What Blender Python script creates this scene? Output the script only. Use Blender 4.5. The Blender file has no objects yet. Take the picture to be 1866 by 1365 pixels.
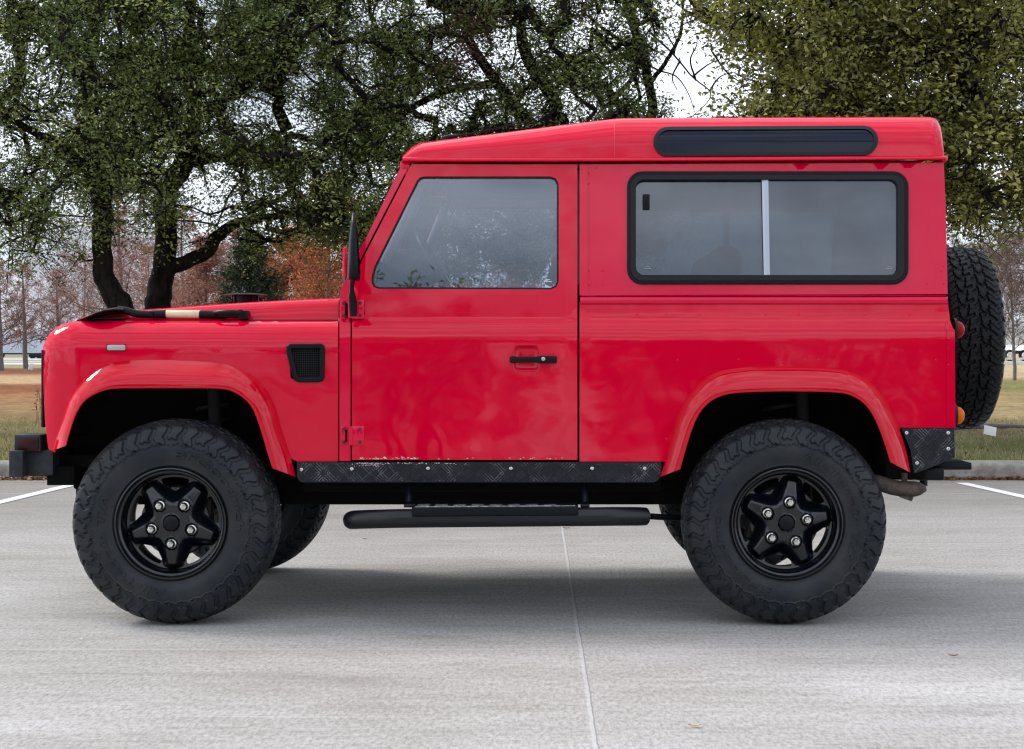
import bpy, bmesh, math, random
import numpy as np
from mathutils import Vector, Matrix
from mathutils.geometry import delaunay_2d_cdt
R = math.radians
PI = math.pi
random.seed(7)
RNG = np.random.default_rng(11)
C = bpy.context.scene.collection
SC = bpy.context.scene

# ------------------------------------------------------------------ camera
F, CX, CY, CH = 3040.0, 1008.0, 640.0, 1.045      # focal length and horizon in drawing units, eye height in m
cam_d = bpy.data.cameras.new('camera')
cam = bpy.data.objects.new('camera', cam_d)
C.objects.link(cam)
cam.location = (0, 0, CH)
cam.rotation_euler = (R(90), 0, 0)
cam_d.sensor_width = 36
cam_d.lens = F / 1866 * 36
cam_d.shift_x = -75 / 1866
cam_d.shift_y = -42.5 / 1866
cam_d.clip_start = 0.1
cam_d.clip_end = 3000
SC.camera = cam

# ------------------------------------------------------------------ sky and sun
SUN_AZ, SUN_EL = R(-68), R(43)      # azimuth from +Y towards +X
w = bpy.data.worlds.new('World')
SC.world = w
w.use_nodes = True
nt = w.node_tree
nt.nodes.clear()
N = nt.nodes.new
L = nt.links.new
out = N('ShaderNodeOutputWorld')
bg = N('ShaderNodeBackground')
bg.inputs['Strength'].default_value = 0.1
sky = N('ShaderNodeTexSky')
sky.sky_type = 'NISHITA'
sky.sun_disc = False
sky.sun_elevation = SUN_EL
sky.sun_rotation = SUN_AZ
sky.air_density = 1.0
sky.dust_density = 2.0
tc = N('ShaderNodeTexCoord')
mp = N('ShaderNodeMapping')
mp.inputs['Scale'].default_value = (1.0, 1.0, 2.6)
nz = N('ShaderNodeTexNoise')
nz.inputs['Scale'].default_value = 2.2
nz.inputs['Detail'].default_value = 7
nz.inputs['Roughness'].default_value = 0.62
rp = N('ShaderNodeValToRGB')
rp.color_ramp.elements[0].position = 0.30
rp.color_ramp.elements[0].color = (0.62, 0.62, 0.62, 1)
rp.color_ramp.elements[1].position = 0.56
nz2 = N('ShaderNodeTexNoise')
nz2.inputs['Scale'].default_value = 4.6
nz2.inputs['Detail'].default_value = 6
rp2 = N('ShaderNodeValToRGB')
rp2.color_ramp.elements[0].position = 0.38
rp2.color_ramp.elements[0].color = (4.6, 5.2, 6.3, 1)
rp2.color_ramp.elements[1].position = 0.60
rp2.color_ramp.elements[1].color = (10.9, 11.5, 12.8, 1)
mix = N('ShaderNodeMix')
mix.data_type = 'RGBA'
L(tc.outputs['Generated'], mp.inputs['Vector'])
L(mp.outputs[0], nz.inputs['Vector'])
L(mp.outputs[0], nz2.inputs['Vector'])
L(nz.outputs['Fac'], rp.inputs[0])
L(nz2.outputs['Fac'], rp2.inputs[0])
L(rp.outputs[0], mix.inputs[0])
L(sky.outputs[0], mix.inputs[6])
L(rp2.outputs[0], mix.inputs[7])
L(mix.outputs[2], bg.inputs['Color'])
L(bg.outputs[0], out.inputs[0])

sun_d = bpy.data.lights.new('sun', 'SUN')
sun_d.energy = 2.1
sun_d.angle = R(22)
sun_d.color = (1.0, 0.965, 0.92)
sun = bpy.data.objects.new('sun', sun_d)
C.objects.link(sun)
sdir = Vector((math.sin(SUN_AZ) * math.cos(SUN_EL), math.cos(SUN_AZ) * math.cos(SUN_EL), math.sin(SUN_EL)))
sun.rotation_euler = sdir.to_track_quat('Z', 'Y').to_euler()
sun.location = sdir * 30

SC.view_settings.view_transform = 'Standard'
SC.view_settings.look = 'None'
SC.view_settings.exposure = 0.62
SC.view_settings.gamma = 1.0
SC.view_settings.use_curve_mapping = False
SC.render.engine = 'CYCLES'
SC.cycles.max_bounces = 8
SC.cycles.transparent_max_bounces = 12
SC.cycles.use_denoising = True
SC.cycles.filter_width = 1.3

# ------------------------------------------------------------------ materials
def mat(name, col, rough=0.5, metal=0.0, coat=0.0, coat_r=0.05, spec=0.5, var=None, bump=None, transl=0.0, mapscale=(1, 1, 1)):
    m = bpy.data.materials.new(name)
    m.use_nodes = True
    t = m.node_tree
    p = t.nodes['Principled BSDF']
    p.inputs['Base Color'].default_value = (*col, 1)
    p.inputs['Roughness'].default_value = rough
    p.inputs['Metallic'].default_value = metal
    p.inputs['Coat Weight'].default_value = coat
    p.inputs['Coat Roughness'].default_value = coat_r
    p.inputs['Specular IOR Level'].default_value = spec
    g = t.nodes.new('ShaderNodeNewGeometry')
    mpn = t.nodes.new('ShaderNodeMapping')
    mpn.inputs['Scale'].default_value = mapscale
    t.links.new(g.outputs['Position'], mpn.inputs['Vector'])
    if var:
        col2, sc_, lo, hi = var
        n = t.nodes.new('ShaderNodeTexNoise')
        n.inputs['Scale'].default_value = sc_
        n.inputs['Detail'].default_value = 6
        n.inputs['Roughness'].default_value = 0.65
        r = t.nodes.new('ShaderNodeValToRGB')
        r.color_ramp.elements[0].position = lo
        r.color_ramp.elements[0].color = (*col, 1)
        r.color_ramp.elements[1].position = hi
        r.color_ramp.elements[1].color = (*col2, 1)
        t.links.new(mpn.outputs[0], n.inputs['Vector'])
        t.links.new(n.outputs['Fac'], r.inputs[0])
        t.links.new(r.outputs[0], p.inputs['Base Color'])
    if bump:
        last = None
        for sc_, st, dist in bump:
            n = t.nodes.new('ShaderNodeTexNoise')
            n.inputs['Scale'].default_value = sc_
            n.inputs['Detail'].default_value = 3
            b = t.nodes.new('ShaderNodeBump')
            b.inputs['Strength'].default_value = st
            b.inputs['Distance'].default_value = dist
            t.links.new(mpn.outputs[0], n.inputs['Vector'])
            t.links.new(n.outputs['Fac'], b.inputs['Height'])
            if last:
                t.links.new(last.outputs[0], b.inputs['Normal'])
            last = b
        t.links.new(last.outputs[0], p.inputs['Normal'])
        if coat:
            t.links.new(last.outputs[0], p.inputs['Coat Normal'])
    return m

def leaf_mat(name, c1, c2, c3, transl=0.35, rough=0.45):
    m = bpy.data.materials.new(name)
    m.use_nodes = True
    t = m.node_tree
    p = t.nodes['Principled BSDF']
    o = t.nodes['Material Output']
    a = t.nodes.new('ShaderNodeAttribute')
    a.attribute_name = 'tint'
    r = t.nodes.new('ShaderNodeValToRGB')
    r.color_ramp.elements[0].color = (*c1, 1)
    r.color_ramp.elements[1].color = (*c3, 1)
    e = r.color_ramp.elements.new(0.55)
    e.color = (*c2, 1)
    t.links.new(a.outputs['Fac'], r.inputs[0])
    t.links.new(r.outputs[0], p.inputs['Base Color'])
    p.inputs['Roughness'].default_value = rough
    tr = t.nodes.new('ShaderNodeBsdfTranslucent')
    hs = t.nodes.new('ShaderNodeHueSaturation')
    hs.inputs['Value'].default_value = 1.25
    t.links.new(r.outputs[0], hs.inputs['Color'])
    t.links.new(hs.outputs[0], tr.inputs['Color'])
    mx = t.nodes.new('ShaderNodeMixShader')
    mx.inputs[0].default_value = transl
    t.links.new(p.outputs[0], mx.inputs[1])
    t.links.new(tr.outputs[0], mx.inputs[2])
    t.links.new(mx.outputs[0], o.inputs[0])
    return m

def glass_mat(name, tint, refl=2.0, haze=0.1, haze_col=(0.4, 0.46, 0.56), rough=0.0, clouds=0.5):
    m = bpy.data.materials.new(name)
    m.use_nodes = True
    t = m.node_tree
    t.nodes.clear()
    o = t.nodes.new('ShaderNodeOutputMaterial')
    tr = t.nodes.new('ShaderNodeBsdfTransparent')
    tr.inputs[0].default_value = (*tint, 1)
    gl = t.nodes.new('ShaderNodeBsdfGlossy')
    gl.inputs['Roughness'].default_value = rough
    gl.inputs['Color'].default_value = (0.9, 0.95, 1.0, 1)
    df = t.nodes.new('ShaderNodeBsdfDiffuse')
    df.inputs[0].default_value = (*haze_col, 1)
    fr = t.nodes.new('ShaderNodeFresnel')
    fr.inputs[0].default_value = 1.5
    mu = t.nodes.new('ShaderNodeMath')
    mu.operation = 'MULTIPLY'
    mu.use_clamp = True
    mu.inputs[1].default_value = refl
    t.links.new(fr.outputs[0], mu.inputs[0])
    n = t.nodes.new('ShaderNodeTexNoise')
    n.inputs['Scale'].default_value = 2.0
    n.inputs['Detail'].default_value = 5
    g = t.nodes.new('ShaderNodeNewGeometry')
    t.links.new(g.outputs['Position'], n.inputs['Vector'])
    mr = t.nodes.new('ShaderNodeMapRange')
    mr.inputs[1].default_value = 0.3
    mr.inputs[2].default_value = 0.7
    mr.inputs[3].default_value = haze * (1 - clouds)
    mr.inputs[4].default_value = haze * (1 + clouds)  # dusty film, its patches painted to stand in for cloud reflections
    t.links.new(n.outputs['Fac'], mr.inputs[0])
    m1 = t.nodes.new('ShaderNodeMixShader')
    t.links.new(mr.outputs[0], m1.inputs[0])
    t.links.new(tr.outputs[0], m1.inputs[1])
    t.links.new(df.outputs[0], m1.inputs[2])
    m2 = t.nodes.new('ShaderNodeMixShader')
    t.links.new(mu.outputs[0], m2.inputs[0])
    t.links.new(m1.outputs[0], m2.inputs[1])
    t.links.new(gl.outputs[0], m2.inputs[2])
    t.links.new(m2.outputs[0], o.inputs[0])
    return m

PAINT = mat('red_paint', (0.66, 0.0, 0.026), 0.45, coat=0.72, coat_r=0.018, spec=0.0, var=((0.57, 0.0, 0.026), 1.7, 0.35, 0.7),
            bump=[(1.5, 0.6, 0.022), (5.0, 0.14, 0.004), (420, 0.03, 0.0004)])
PAINT_UP = mat('red_paint_sky_tint', (0.66, 0.0, 0.038), 0.5, coat=0.75, coat_r=0.06, spec=0.0, var=((0.60, 0.0, 0.040), 2.2, 0.35, 0.7),
               bump=[(1.6, 0.4, 0.015), (6, 0.2, 0.003)])  # pinker copy of the body red, sky reflection put into the colour
GLOSSR = mat('red_flare_gloss', (0.56, 0.0, 0.015), 0.4, coat=0.8, coat_r=0.015, spec=0.0, bump=[(7, 0.25, 0.003)])
CHASSIS = mat('chassis_black', (0.012, 0.012, 0.013), 0.8, var=((0.03, 0.026, 0.022), 9, 0.45, 0.75))
WELL = mat('well_black', (0.006, 0.006, 0.006), 0.95, spec=0.1)
PLASTIC = mat('black_plastic', (0.004, 0.005, 0.007), 0.36, spec=0.18, bump=[(160, 0.15, 0.001)])
SATIN = mat('satin_black_tube', (0.005, 0.0065, 0.010), 0.30, spec=0.4, bump=[(60, 0.05, 0.001)])
BUMP_GREY = mat('bumper_black', (0.012, 0.015, 0.020), 0.5, spec=0.3, var=((0.04, 0.045, 0.05), 20, 0.4, 0.75))
SEAL = mat('rubber_seal', (0.004, 0.005, 0.007), 0.45, spec=0.3)
RIMM = mat('rim_black', (0.002, 0.003, 0.006), 0.24, spec=0.5, coat=0.25, coat_r=0.06, bump=[(25, 0.1, 0.001)])
CHROME = mat('polished_steel', (0.72, 0.71, 0.68), 0.18, metal=1.0, var=((0.45, 0.43, 0.38), 60, 0.45, 0.8))
TYRE_BLACK = mat('spare_rubber', (0.003, 0.0035, 0.005), 0.5, spec=0.22)
TYRE = mat('tyre_rubber', (0.008, 0.011, 0.016), 0.52, spec=0.32, var=((0.027, 0.028, 0.031), 7, 0.38, 0.70), bump=[(90, 0.2, 0.001)])
ALU = mat('aluminium_strip', (0.42, 0.46, 0.52), 0.35, metal=0.6)
CHEQ = mat('chequer_plate_black', (0.006, 0.008, 0.012), 0.30, spec=0.35, var=((0.018, 0.021, 0.026), 25, 0.45, 0.8))
CHEQ_BAR = mat('chequer_bar', (0.045, 0.050, 0.060), 0.3, metal=0.3, var=((0.34, 0.34, 0.36), 11, 0.48, 0.72))
WORN = mat('worn_aluminium', (0.55, 0.55, 0.58), 0.4, metal=0.7, var=((0.12, 0.12, 0.13), 60, 0.35, 0.6))
GLASS = glass_mat('door_glass', (0.70, 0.74, 0.80), 2.3, 0.05)
GLASS_R = glass_mat('tinted_glass', (0.13, 0.15, 0.18), 2.3, 0.085, haze_col=(0.30, 0.36, 0.46), clouds=0.85)
GLASS_A = glass_mat('roof_glass', (0.02, 0.03, 0.06), 0.55, 0.07, haze_col=(0.01, 0.05, 0.20))
AMBER = mat('amber_lens', (0.60, 0.115, 0.0), 0.3, spec=0.12, coat=0.0)
REDL = mat('red_lens', (0.26, 0.0, 0.001), 0.3, spec=0.12, coat=0.0)
DREDL = mat('dark_red_lens', (0.03, 0.003, 0.004), 0.3, spec=0.25)
CLEARL = mat('clear_lens', (0.42, 0.36, 0.36), 0.2, coat=1.0)
GLASS_FAR = glass_mat('far_glass', (0.8, 0.85, 0.88), 1.2, 0.01)
SEAM = mat('seam_filler', (0.55, 0.06, 0.09), 0.6)
BOLT = mat('dark_bolt', (0.10, 0.004, 0.008), 0.4)
SCUFF = mat('scuffed_metal', (0.62, 0.50, 0.54), 0.6)
ETCH = mat('etched_mark', (0.35, 0.38, 0.42), 0.6)
CREAM = mat('cream_grip', (0.72, 0.66, 0.42), 0.6, var=((0.60, 0.53, 0.33), 25, 0.4, 0.7))
SEAT = mat('seat_cloth', (0.03, 0.033, 0.04), 0.85, bump=[(200, 0.3, 0.001)])
LINER = mat('headliner', (0.34, 0.35, 0.37), 0.9)
RUST = mat('rusty_exhaust', (0.05, 0.036, 0.030), 0.75, var=((0.13, 0.095, 0.075), 25, 0.4, 0.7))
MESHM = mat('vent_mesh', (0.02, 0.02, 0.022), 0.5, metal=0.3)
WHITE = mat('white_paper', (0.80, 0.80, 0.80), 0.7)
BARK = mat('oak_bark', (0.010, 0.008, 0.007), 0.95, spec=0.1, var=((0.036, 0.030, 0.025), 14, 0.42, 0.72), bump=[(30, 0.9, 0.02)], mapscale=(1, 1, 0.35))
BARK2 = mat('pale_bark', (0.12, 0.105, 0.10), 0.95, var=((0.22, 0.19, 0.18), 9, 0.4, 0.7))
TWIG = mat('twig_bark', (0.17, 0.11, 0.09), 0.9)
LEAF_A = leaf_mat('oak_leaf_dark', (0.046, 0.078, 0.019), (0.175, 0.228, 0.055), (0.48, 0.52, 0.17))
LEAF_D = leaf_mat('oak_leaf_olive', (0.070, 0.070, 0.014), (0.26, 0.262, 0.062), (0.56, 0.52, 0.16))
LEAF_BR = leaf_mat('dead_leaf', (0.09, 0.03, 0.012), (0.20, 0.085, 0.03), (0.36, 0.20, 0.09), 0.2)
LEAF_DD = leaf_mat('withered_leaf', (0.03, 0.015, 0.010), (0.085, 0.040, 0.024), (0.16, 0.08, 0.045), 0.2)
LEAF_RU = leaf_mat('rust_needles', (0.22, 0.070, 0.025), (0.48, 0.175, 0.065), (0.66, 0.31, 0.14), 0.3, 0.8)
LEAF_PK = leaf_mat('faded_needles', (0.22, 0.11, 0.085), (0.38, 0.20, 0.15), (0.42, 0.24, 0.18), 0.3, 0.8)
LEAF_CE = leaf_mat('cedar_needles', (0.012, 0.024, 0.010), (0.03, 0.055, 0.024), (0.06, 0.09, 0.04), 0.2, 0.8)
GRASSM = leaf_mat('grass_blade', (0.055, 0.085, 0.02), (0.16, 0.17, 0.06), (0.40, 0.33, 0.17), 0.3, 0.8)

# ------------------------------------------------------------------ mesh helpers
def link(name, me, m=None, parent=None):
    o = bpy.data.objects.new(name, me)
    C.objects.link(o)
    if m is not None and len(me.materials) == 0:
        me.materials.append(m)
    if parent is not None:
        o.parent = parent
    return o

def empty(name, parent=None, loc=(0, 0, 0)):
    o = bpy.data.objects.new(name, None)
    C.objects.link(o)
    o.empty_display_size = 0.1
    o.location = loc
    if parent is not None:
        o.parent = parent
    return o

def tag(o, label=None, cat=None, group=None, kind=None):
    if label: o['label'] = label
    if cat: o['category'] = cat
    if group: o['group'] = group
    if kind: o['kind'] = kind
    return o

class MB:
    """collects vertices and faces of one part"""
    def __init__(s):
        s.v = []; s.f = []
    def add(s, vs, fs):
        n = len(s.v)
        s.v.extend([tuple(p) for p in vs])
        s.f.extend([tuple(i + n for i in f) for f in fs])
        return s
    def box(s, c, d, r=0.0, rot=None, seg=2):
        bm = bmesh.new()
        bmesh.ops.create_cube(bm, size=1)
        for v in bm.verts:
            v.co = Vector((v.co.x * d[0], v.co.y * d[1], v.co.z * d[2]))
        if r > 0:
            bmesh.ops.bevel(bm, geom=bm.edges[:], offset=r, segments=seg, profile=0.5, affect='EDGES')
        M_ = Matrix.Translation(c)
        if rot is not None:
            M_ = M_ @ rot.to_4x4()
        bm.verts.index_update()
        s.add([M_ @ v.co for v in bm.verts], [[v.index for v in f.verts] for f in bm.faces])
        bm.free()
        return s
    def tube(s, pts, rad, n=12, cap=True):
        pts = [Vector(p) for p in pts]
        if not hasattr(rad, '__len__'):
            rad = [rad] * len(pts)
        rings = []
        up = None
        for i, p in enumerate(pts):
            d = (pts[min(i + 1, len(pts) - 1)] - pts[max(i - 1, 0)]).normalized()
            if up is None:
                up = Vector((0, 0, 1)) if abs(d.z) < 0.9 else Vector((1, 0, 0))
            a = d.cross(up).normalized()
            b = a.cross(d).normalized()
            up = b
            rings.append([p + (a * math.cos(2 * PI * k / n) + b * math.sin(2 * PI * k / n)) * rad[i] for k in range(n)])
        vs = [q for r_ in rings for q in r_]
        fs = []
        for i in range(len(pts) - 1):
            for k in range(n):
                fs.append((i * n + k, i * n + (k + 1) % n, (i + 1) * n + (k + 1) % n, (i + 1) * n + k))
        if cap:
            fs.append(tuple(range(n))[::-1])
            fs.append(tuple((len(pts) - 1) * n + k for k in range(n)))
        return s.add(vs, fs)
    def lathe(s, prof, c=(0, 0, 0), n=48, axis='Y', close=False):
        vs = []; fs = []
        for (r_, h) in prof:
            for k in range(n):
                a = 2 * PI * k / n
                if axis == 'Y': q = (r_ * math.cos(a), h, r_ * math.sin(a))
                elif axis == 'Z': q = (r_ * math.cos(a), r_ * math.sin(a), h)
                else: q = (h, r_ * math.cos(a), r_ * math.sin(a))
                vs.append((q[0] + c[0], q[1] + c[1], q[2] + c[2]))
        for i in range(len(prof) - 1):
            for k in range(n):
                fs.append((i * n + k, i * n + (k + 1) % n, (i + 1) * n + (k + 1) % n, (i + 1) * n + k))
        return s.add(vs, fs)
    def ball(s, c, r_, n=10, sq=(1, 1, 1)):
        prof = [(max(1e-5, math.sin(PI * i / (n // 2 + 2))) * 1.0, -math.cos(PI * i / (n // 2 + 2))) for i in range(n // 2 + 3)]
        vs = []; fs = []
        for (a_, h) in prof:
            for k in range(n):
                t = 2 * PI * k / n
                vs.append((c[0] + r_ * sq[0] * a_ * math.cos(t), c[1] + r_ * sq[1] * h, c[2] + r_ * sq[2] * a_ * math.sin(t)))
        for i in range(len(prof) - 1):
            for k in range(n):
                fs.append((i * n + k, i * n + (k + 1) % n, (i + 1) * n + (k + 1) % n, (i + 1) * n + k))
        return s.add(vs, fs)
    def grid(s, rows):
        n = len(rows[0])
        vs = [q for r_ in rows for q in r_]
        fs = [(i * n + k, i * n + k + 1, (i + 1) * n + k + 1, (i + 1) * n + k) for i in range(len(rows) - 1) for k in range(n - 1)]
        return s.add(vs, fs)
    def build(s, name, m, parent=None, smooth=35, normals=True):
        me = bpy.data.meshes.new(name)
        me.from_pydata(s.v, [], s.f)
        if normals:
            bm = bmesh.new()
            bm.from_mesh(me)
            bmesh.ops.recalc_face_normals(bm, faces=bm.faces[:])
            bm.to_mesh(me)
            bm.free()
        if smooth:
            me.shade_smooth()
            me.set_sharp_from_angle(angle=R(smooth))
        me.update()
        return link(name, me, m, parent)

YB = 6.38          # depth of the near body side
YM = 7.2           # depth of the car's centre line

def P(px, py, off=0.0, side=1):
    """point of the side drawing on the plane off metres inside the near body side"""
    Y = YB + off
    X = (px - CX) * Y / F
    Z = CH + (CY - py) * Y / F
    return (X, Y if side > 0 else 2 * YM - Y, Z)

def inpoly(pts, poly):
    x = pts[:, 0]; y = pts[:, 1]
    c = np.zeros(len(pts), bool)
    n = len(poly)
    for i in range(n):
        x1, y1 = poly[i]; x2, y2 = poly[(i + 1) % n]
        if y1 == y2: continue
        m_ = ((y1 > y) != (y2 > y)) & (x < (x2 - x1) * (y - y1) / (y2 - y1) + x1)
        c ^= m_
    return c

def edge_dist(pts, poly):
    d = np.full(len(pts), 1e9)
    n = len(poly)
    for i in range(n):
        a = np.array(poly[i], float); b = np.array(poly[(i + 1) % n], float)
        ab = b - a
        t = np.clip(((pts - a) @ ab) / max(ab @ ab, 1e-12), 0, 1)
        d = np.minimum(d, np.linalg.norm(pts - (a + t[:, None] * ab), axis=1))
    return d

def dens(poly, step):
    o = []
    n = len(poly)
    for i in range(n):
        a = poly[i]; b = poly[(i + 1) % n]
        k = max(1, int(math.hypot(b[0] - a[0], b[1] - a[1]) / step))
        for j in range(k):
            o.append((a[0] + (b[0] - a[0]) * j / k, a[1] + (b[1] - a[1]) * j / k))
    return o

def tri2d(outline, holes, gx, gy):
    """triangulate an outline with holes over a grid of inner points"""
    st = max(gx, gy)
    outline = dens(outline, st)
    holes = [dens(h, st) for h in holes]
    pts = []; edges = []
    for lp in [outline] + holes:
        b = len(pts)
        pts += lp
        edges += [(b + i, b + (i + 1) % len(lp)) for i in range(len(lp))]
    a = np.array(outline)
    x0, y0 = a.min(0); x1, y1 = a.max(0)
    gxs = np.linspace(x0, x1, max(2, int((x1 - x0) / gx) + 1))
    gys = np.linspace(y0, y1, max(2, int((y1 - y0) / gy) + 1))
    G = np.array([(x, y) for y in gys for x in gxs])
    ok = inpoly(G, outline) & (edge_dist(G, outline) > 0.4 * min(gx, gy))
    for h in holes:
        ok &= ~inpoly(G, h) & (edge_dist(G, h) > 0.4 * min(gx, gy))
    pts += [tuple(q) for q in G[ok]]
    vs, es, fs, *_ = delaunay_2d_cdt([Vector(p) for p in pts], edges, [], 0, 1e-7)
    V = np.array([(v.x, v.y) for v in vs])
    T = np.array([tuple(f) for f in fs if len(f) == 3])
    cen = V[T].mean(1)
    k = inpoly(cen, outline)
    for h in holes:
        k &= ~inpoly(cen, h)
    T = T[k]
    return V, T

def panel(outline, holes=(), off=lambda x, y: 0.0, thick=0.015, side=1, gx=14, gy=8, mapf=None, mb=None):
    V, T = tri2d(list(outline), [list(h) for h in holes], gx, gy)
    mf = mapf or (lambda x, y, o_: P(x, y, o_, side))
    mb = mb or MB()
    used = np.unique(T)
    idx = {int(u): i for i, u in enumerate(used)}
    front = [mf(V[u][0], V[u][1], off(V[u][0], V[u][1])) for u in used]
    dy = thick if side > 0 else -thick
    back = [(p[0], p[1] + dy, p[2]) for p in front]
    n = len(front)
    fs = []
    cnt = {}
    for t in T:
        a, b, c = (idx[int(q)] for q in t)
        fs.append((a, b, c)); fs.append((c + n, b + n, a + n))
        for e in ((a, b), (b, c), (c, a)):
            k = (min(e), max(e))
            cnt[k] = (cnt.get(k, (0,))[0] + 1, e)
    for k, (q, e) in cnt.items():
        if q == 1:
            fs.append((e[1], e[0], e[0] + n, e[1] + n))
    mb.add(front + back, fs)
    return mb

def soft(o, wdt=0.003, seg=2, ang=50):
    b = o.modifiers.new('edge', 'BEVEL')
    b.width = wdt
    b.segments = seg
    b.limit_method = 'ANGLE'
    b.angle_limit = R(ang)
    b.harden_normals = False
    wn_ = o.modifiers.new('normals', 'WEIGHTED_NORMAL')
    wn_.keep_sharp = True
    wn_.weight = 90
    return o

def rrect(x0, y0, x1, y1, r, n=6):
    o = []
    for cx_, cy_, a0 in ((x1 - r, y1 - r, 0), (x0 + r, y1 - r, 90), (x0 + r, y0 + r, 180), (x1 - r, y0 + r, 270)):
        for i in range(n + 1):
            a = R(a0 + 90 * i / n)
            o.append((cx_ + r * math.cos(a), cy_ + r * math.sin(a)))
    return o

def interp(x, xs, ys):
    return float(np.interp(x, xs, ys))

def resample(pts, n):
    p = np.array(pts, float)
    # smooth with Catmull-Rom then sample evenly
    q = np.vstack([2 * p[0] - p[1], p, 2 * p[-1] - p[-2]])
    dense_ = []
    for i in range(1, len(q) - 2):
        for t in np.linspace(0, 1, 12, endpoint=False):
            a, b, c, d = q[i - 1], q[i], q[i + 1], q[i + 2]
            dense_.append(0.5 * ((2 * b) + (-a + c) * t + (2 * a - 5 * b + 4 * c - d) * t * t + (-a + 3 * b - 3 * c + d) * t ** 3))
    dense_.append(p[-1])
    dd = np.array(dense_)
    s_ = np.concatenate([[0], np.cumsum(np.linalg.norm(np.diff(dd, axis=0), axis=1))])
    u = np.linspace(0, s_[-1], n)
    return np.stack([np.interp(u, s_, dd[:, k]) for k in range(dd.shape[1])], 1)

# ------------------------------------------------------------------ the car
car = empty('off_road_vehicle', loc=(0, YM, 0))
tag(car, 'boxy short wheelbase red off-road vehicle with black wheels, seen from its side', 'off-road car')

class PParent:
    pass
def cpart(o):
    """parent to the car while keeping world coordinates"""
    o.parent = car
    o.matrix_parent_inverse = Matrix.Translation((0, -YM, 0))
    return o
def sub(o, par):
    o.parent = par
    return o

# side profile: how far inside the side plane the skin lies at a height of the drawing
def side_off(x, y):
    if y >= 628: return -0.011 * min(1, (y - 628) / 220.0)
    if y >= 583:
        t = (628 - y) / 45.0
        return 0.050 * (1 - math.sqrt(max(0, 1 - (0.86 * t) ** 2)))
    if y >= 579: return 0.0245 + (583 - y) / 4 * 0.010
    return 0.0345 + (579 - y) / 282.0 * 0.065

def wing_off(x, y):
    u = max(0.0, (142 - x) / 65.0)
    t = max(0.0, (642 - y) / 57.0)
    q = min(1.0, u * u + t * t)
    return 0.085 * (1 - math.sqrt(1 - q)) + (0.006 * ((y - 642) / 200.0) ** 2 if y > 642 else 0)

F_OUT = [(96, 821), (103, 795), (113, 765), (125, 728), (143, 700), (167, 676), (200, 662), (262, 656), (333, 657), (395, 660), (428, 667), (457, 683), (481, 706), (500, 740), (514, 786), (528, 828), (539, 869)]
F_IN = [(121, 812), (126, 793), (138, 758), (153, 733), (177, 717), (206, 709), (260, 708), (330, 708), (402, 709), (428, 716), (447, 729), (462, 749), (476, 788), (486, 822), (496, 853)]
R_OUT = [(1203, 869), (1213, 838), (1230, 772), (1246, 733), (1269, 703), (1296, 683), (1330, 673), (1384, 668), (1469, 668), (1522, 671), (1554, 678), (1583, 693), (1605, 715), (1622, 744), (1639, 783), (1651, 821), (1659, 861)]
R_IN = [(1240, 855), (1252, 812), (1266, 771), (1282, 744), (1305, 726), (1338, 717), (1405, 714), (1460, 714), (1511, 715), (1545, 719), (1571, 733), (1589, 755), (1606, 793), (1622, 842)]

def flare(outp, inp, side, offf):
    n = 64
    A = resample(outp, n); B = resample(inp, n)
    rows = []
    pr = [(0.0, 0.004), (0.0, -0.004), (0.10, -0.016), (0.28, -0.038), (0.50, -0.056), (0.72, -0.066), (0.90, -0.069), (0.98, -0.067), (1.0, -0.062), (1.0, -0.045), (0.97, -0.02), (0.96, 0.03)]
    for t, o_ in pr:
        row = []
        for i in range(n):
            # the flare is thinner at its two feet
            e = i / (n - 1)
            k = 0.78 + 0.22 * math.sin(PI * min(1, max(0, e)))
            q = A[i] * (1 - t) + B[i] * t
            base = offf(A[i][0], A[i][1]) * (1 - t)
            row.append(P(q[0], q[1], base + (o_ * k if o_ < 0 else o_), side))
        rows.append(row)
    mb = MB().grid(rows)
    # close the feet
    for col in (0, n - 1):
        vs = [r_[col] for r_ in rows]
        mb.add(vs, [tuple(range(len(vs)))])
    return mb

WING_OUTLINE = ([(88, 818), (82, 770), (79, 700), (77.5, 642)] +
                [(142 - 64.5 * math.cos(R(a)), 642 - 56.5 * math.sin(R(a))) for a in (12, 24, 36, 48, 60, 72, 82)] +
                [(142, 585.5), (220, 584.5), (420, 584.5), (616, 585.5), (616, 841), (541, 841)] +
                [(p[0] - 4, p[1] + 4) for p in reversed(F_OUT[9:16])] + [(p[0], p[1] + 6) for p in reversed(F_OUT[5:9])] + [(p[0] + 4, p[1] + 4) for p in reversed(F_OUT[0:5])])
DOOR_OUTLINE = [(641.5, 838), (641.5, 545), (648, 505), (659.5, 475), (749, 301), (756, 299), (1051, 299), (1052, 302), (1052, 838)]
DOOR_HOLE = [(677, 505), (682, 486), (760, 329), (765, 323.5), (773, 321.5), (1003, 321.5), (1013, 325), (1018, 335), (1018, 514), (1014, 523), (1004, 527.5), (690, 526.5), (681, 523), (677, 515)]
PILLAR_OUTLINE = [(618.5, 840), (618.5, 545), (622, 526), (733, 298), (735, 295), (747, 297), (745, 302), (656, 474), (645, 503), (638.5, 541), (638.5, 840)]
UP_OUTLINE = [(1056, 299), (1720, 296), (1724, 400), (1727, 536), (1056, 538)]
TUB_OUTLINE = ([(1056, 551), (1727, 549), (1731, 583), (1737, 600), (1738.5, 779), (1642, 779)] +
               [(p[0] - 3, p[1] + 4) for p in reversed(R_OUT[10:15])] + [(p[0], p[1] + 6) for p in reversed(R_OUT[6:10])] + [(p[0] + 4, p[1] + 3) for p in reversed(R_OUT[1:6])] +
               [(1206, 841), (1056, 841)])

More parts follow.
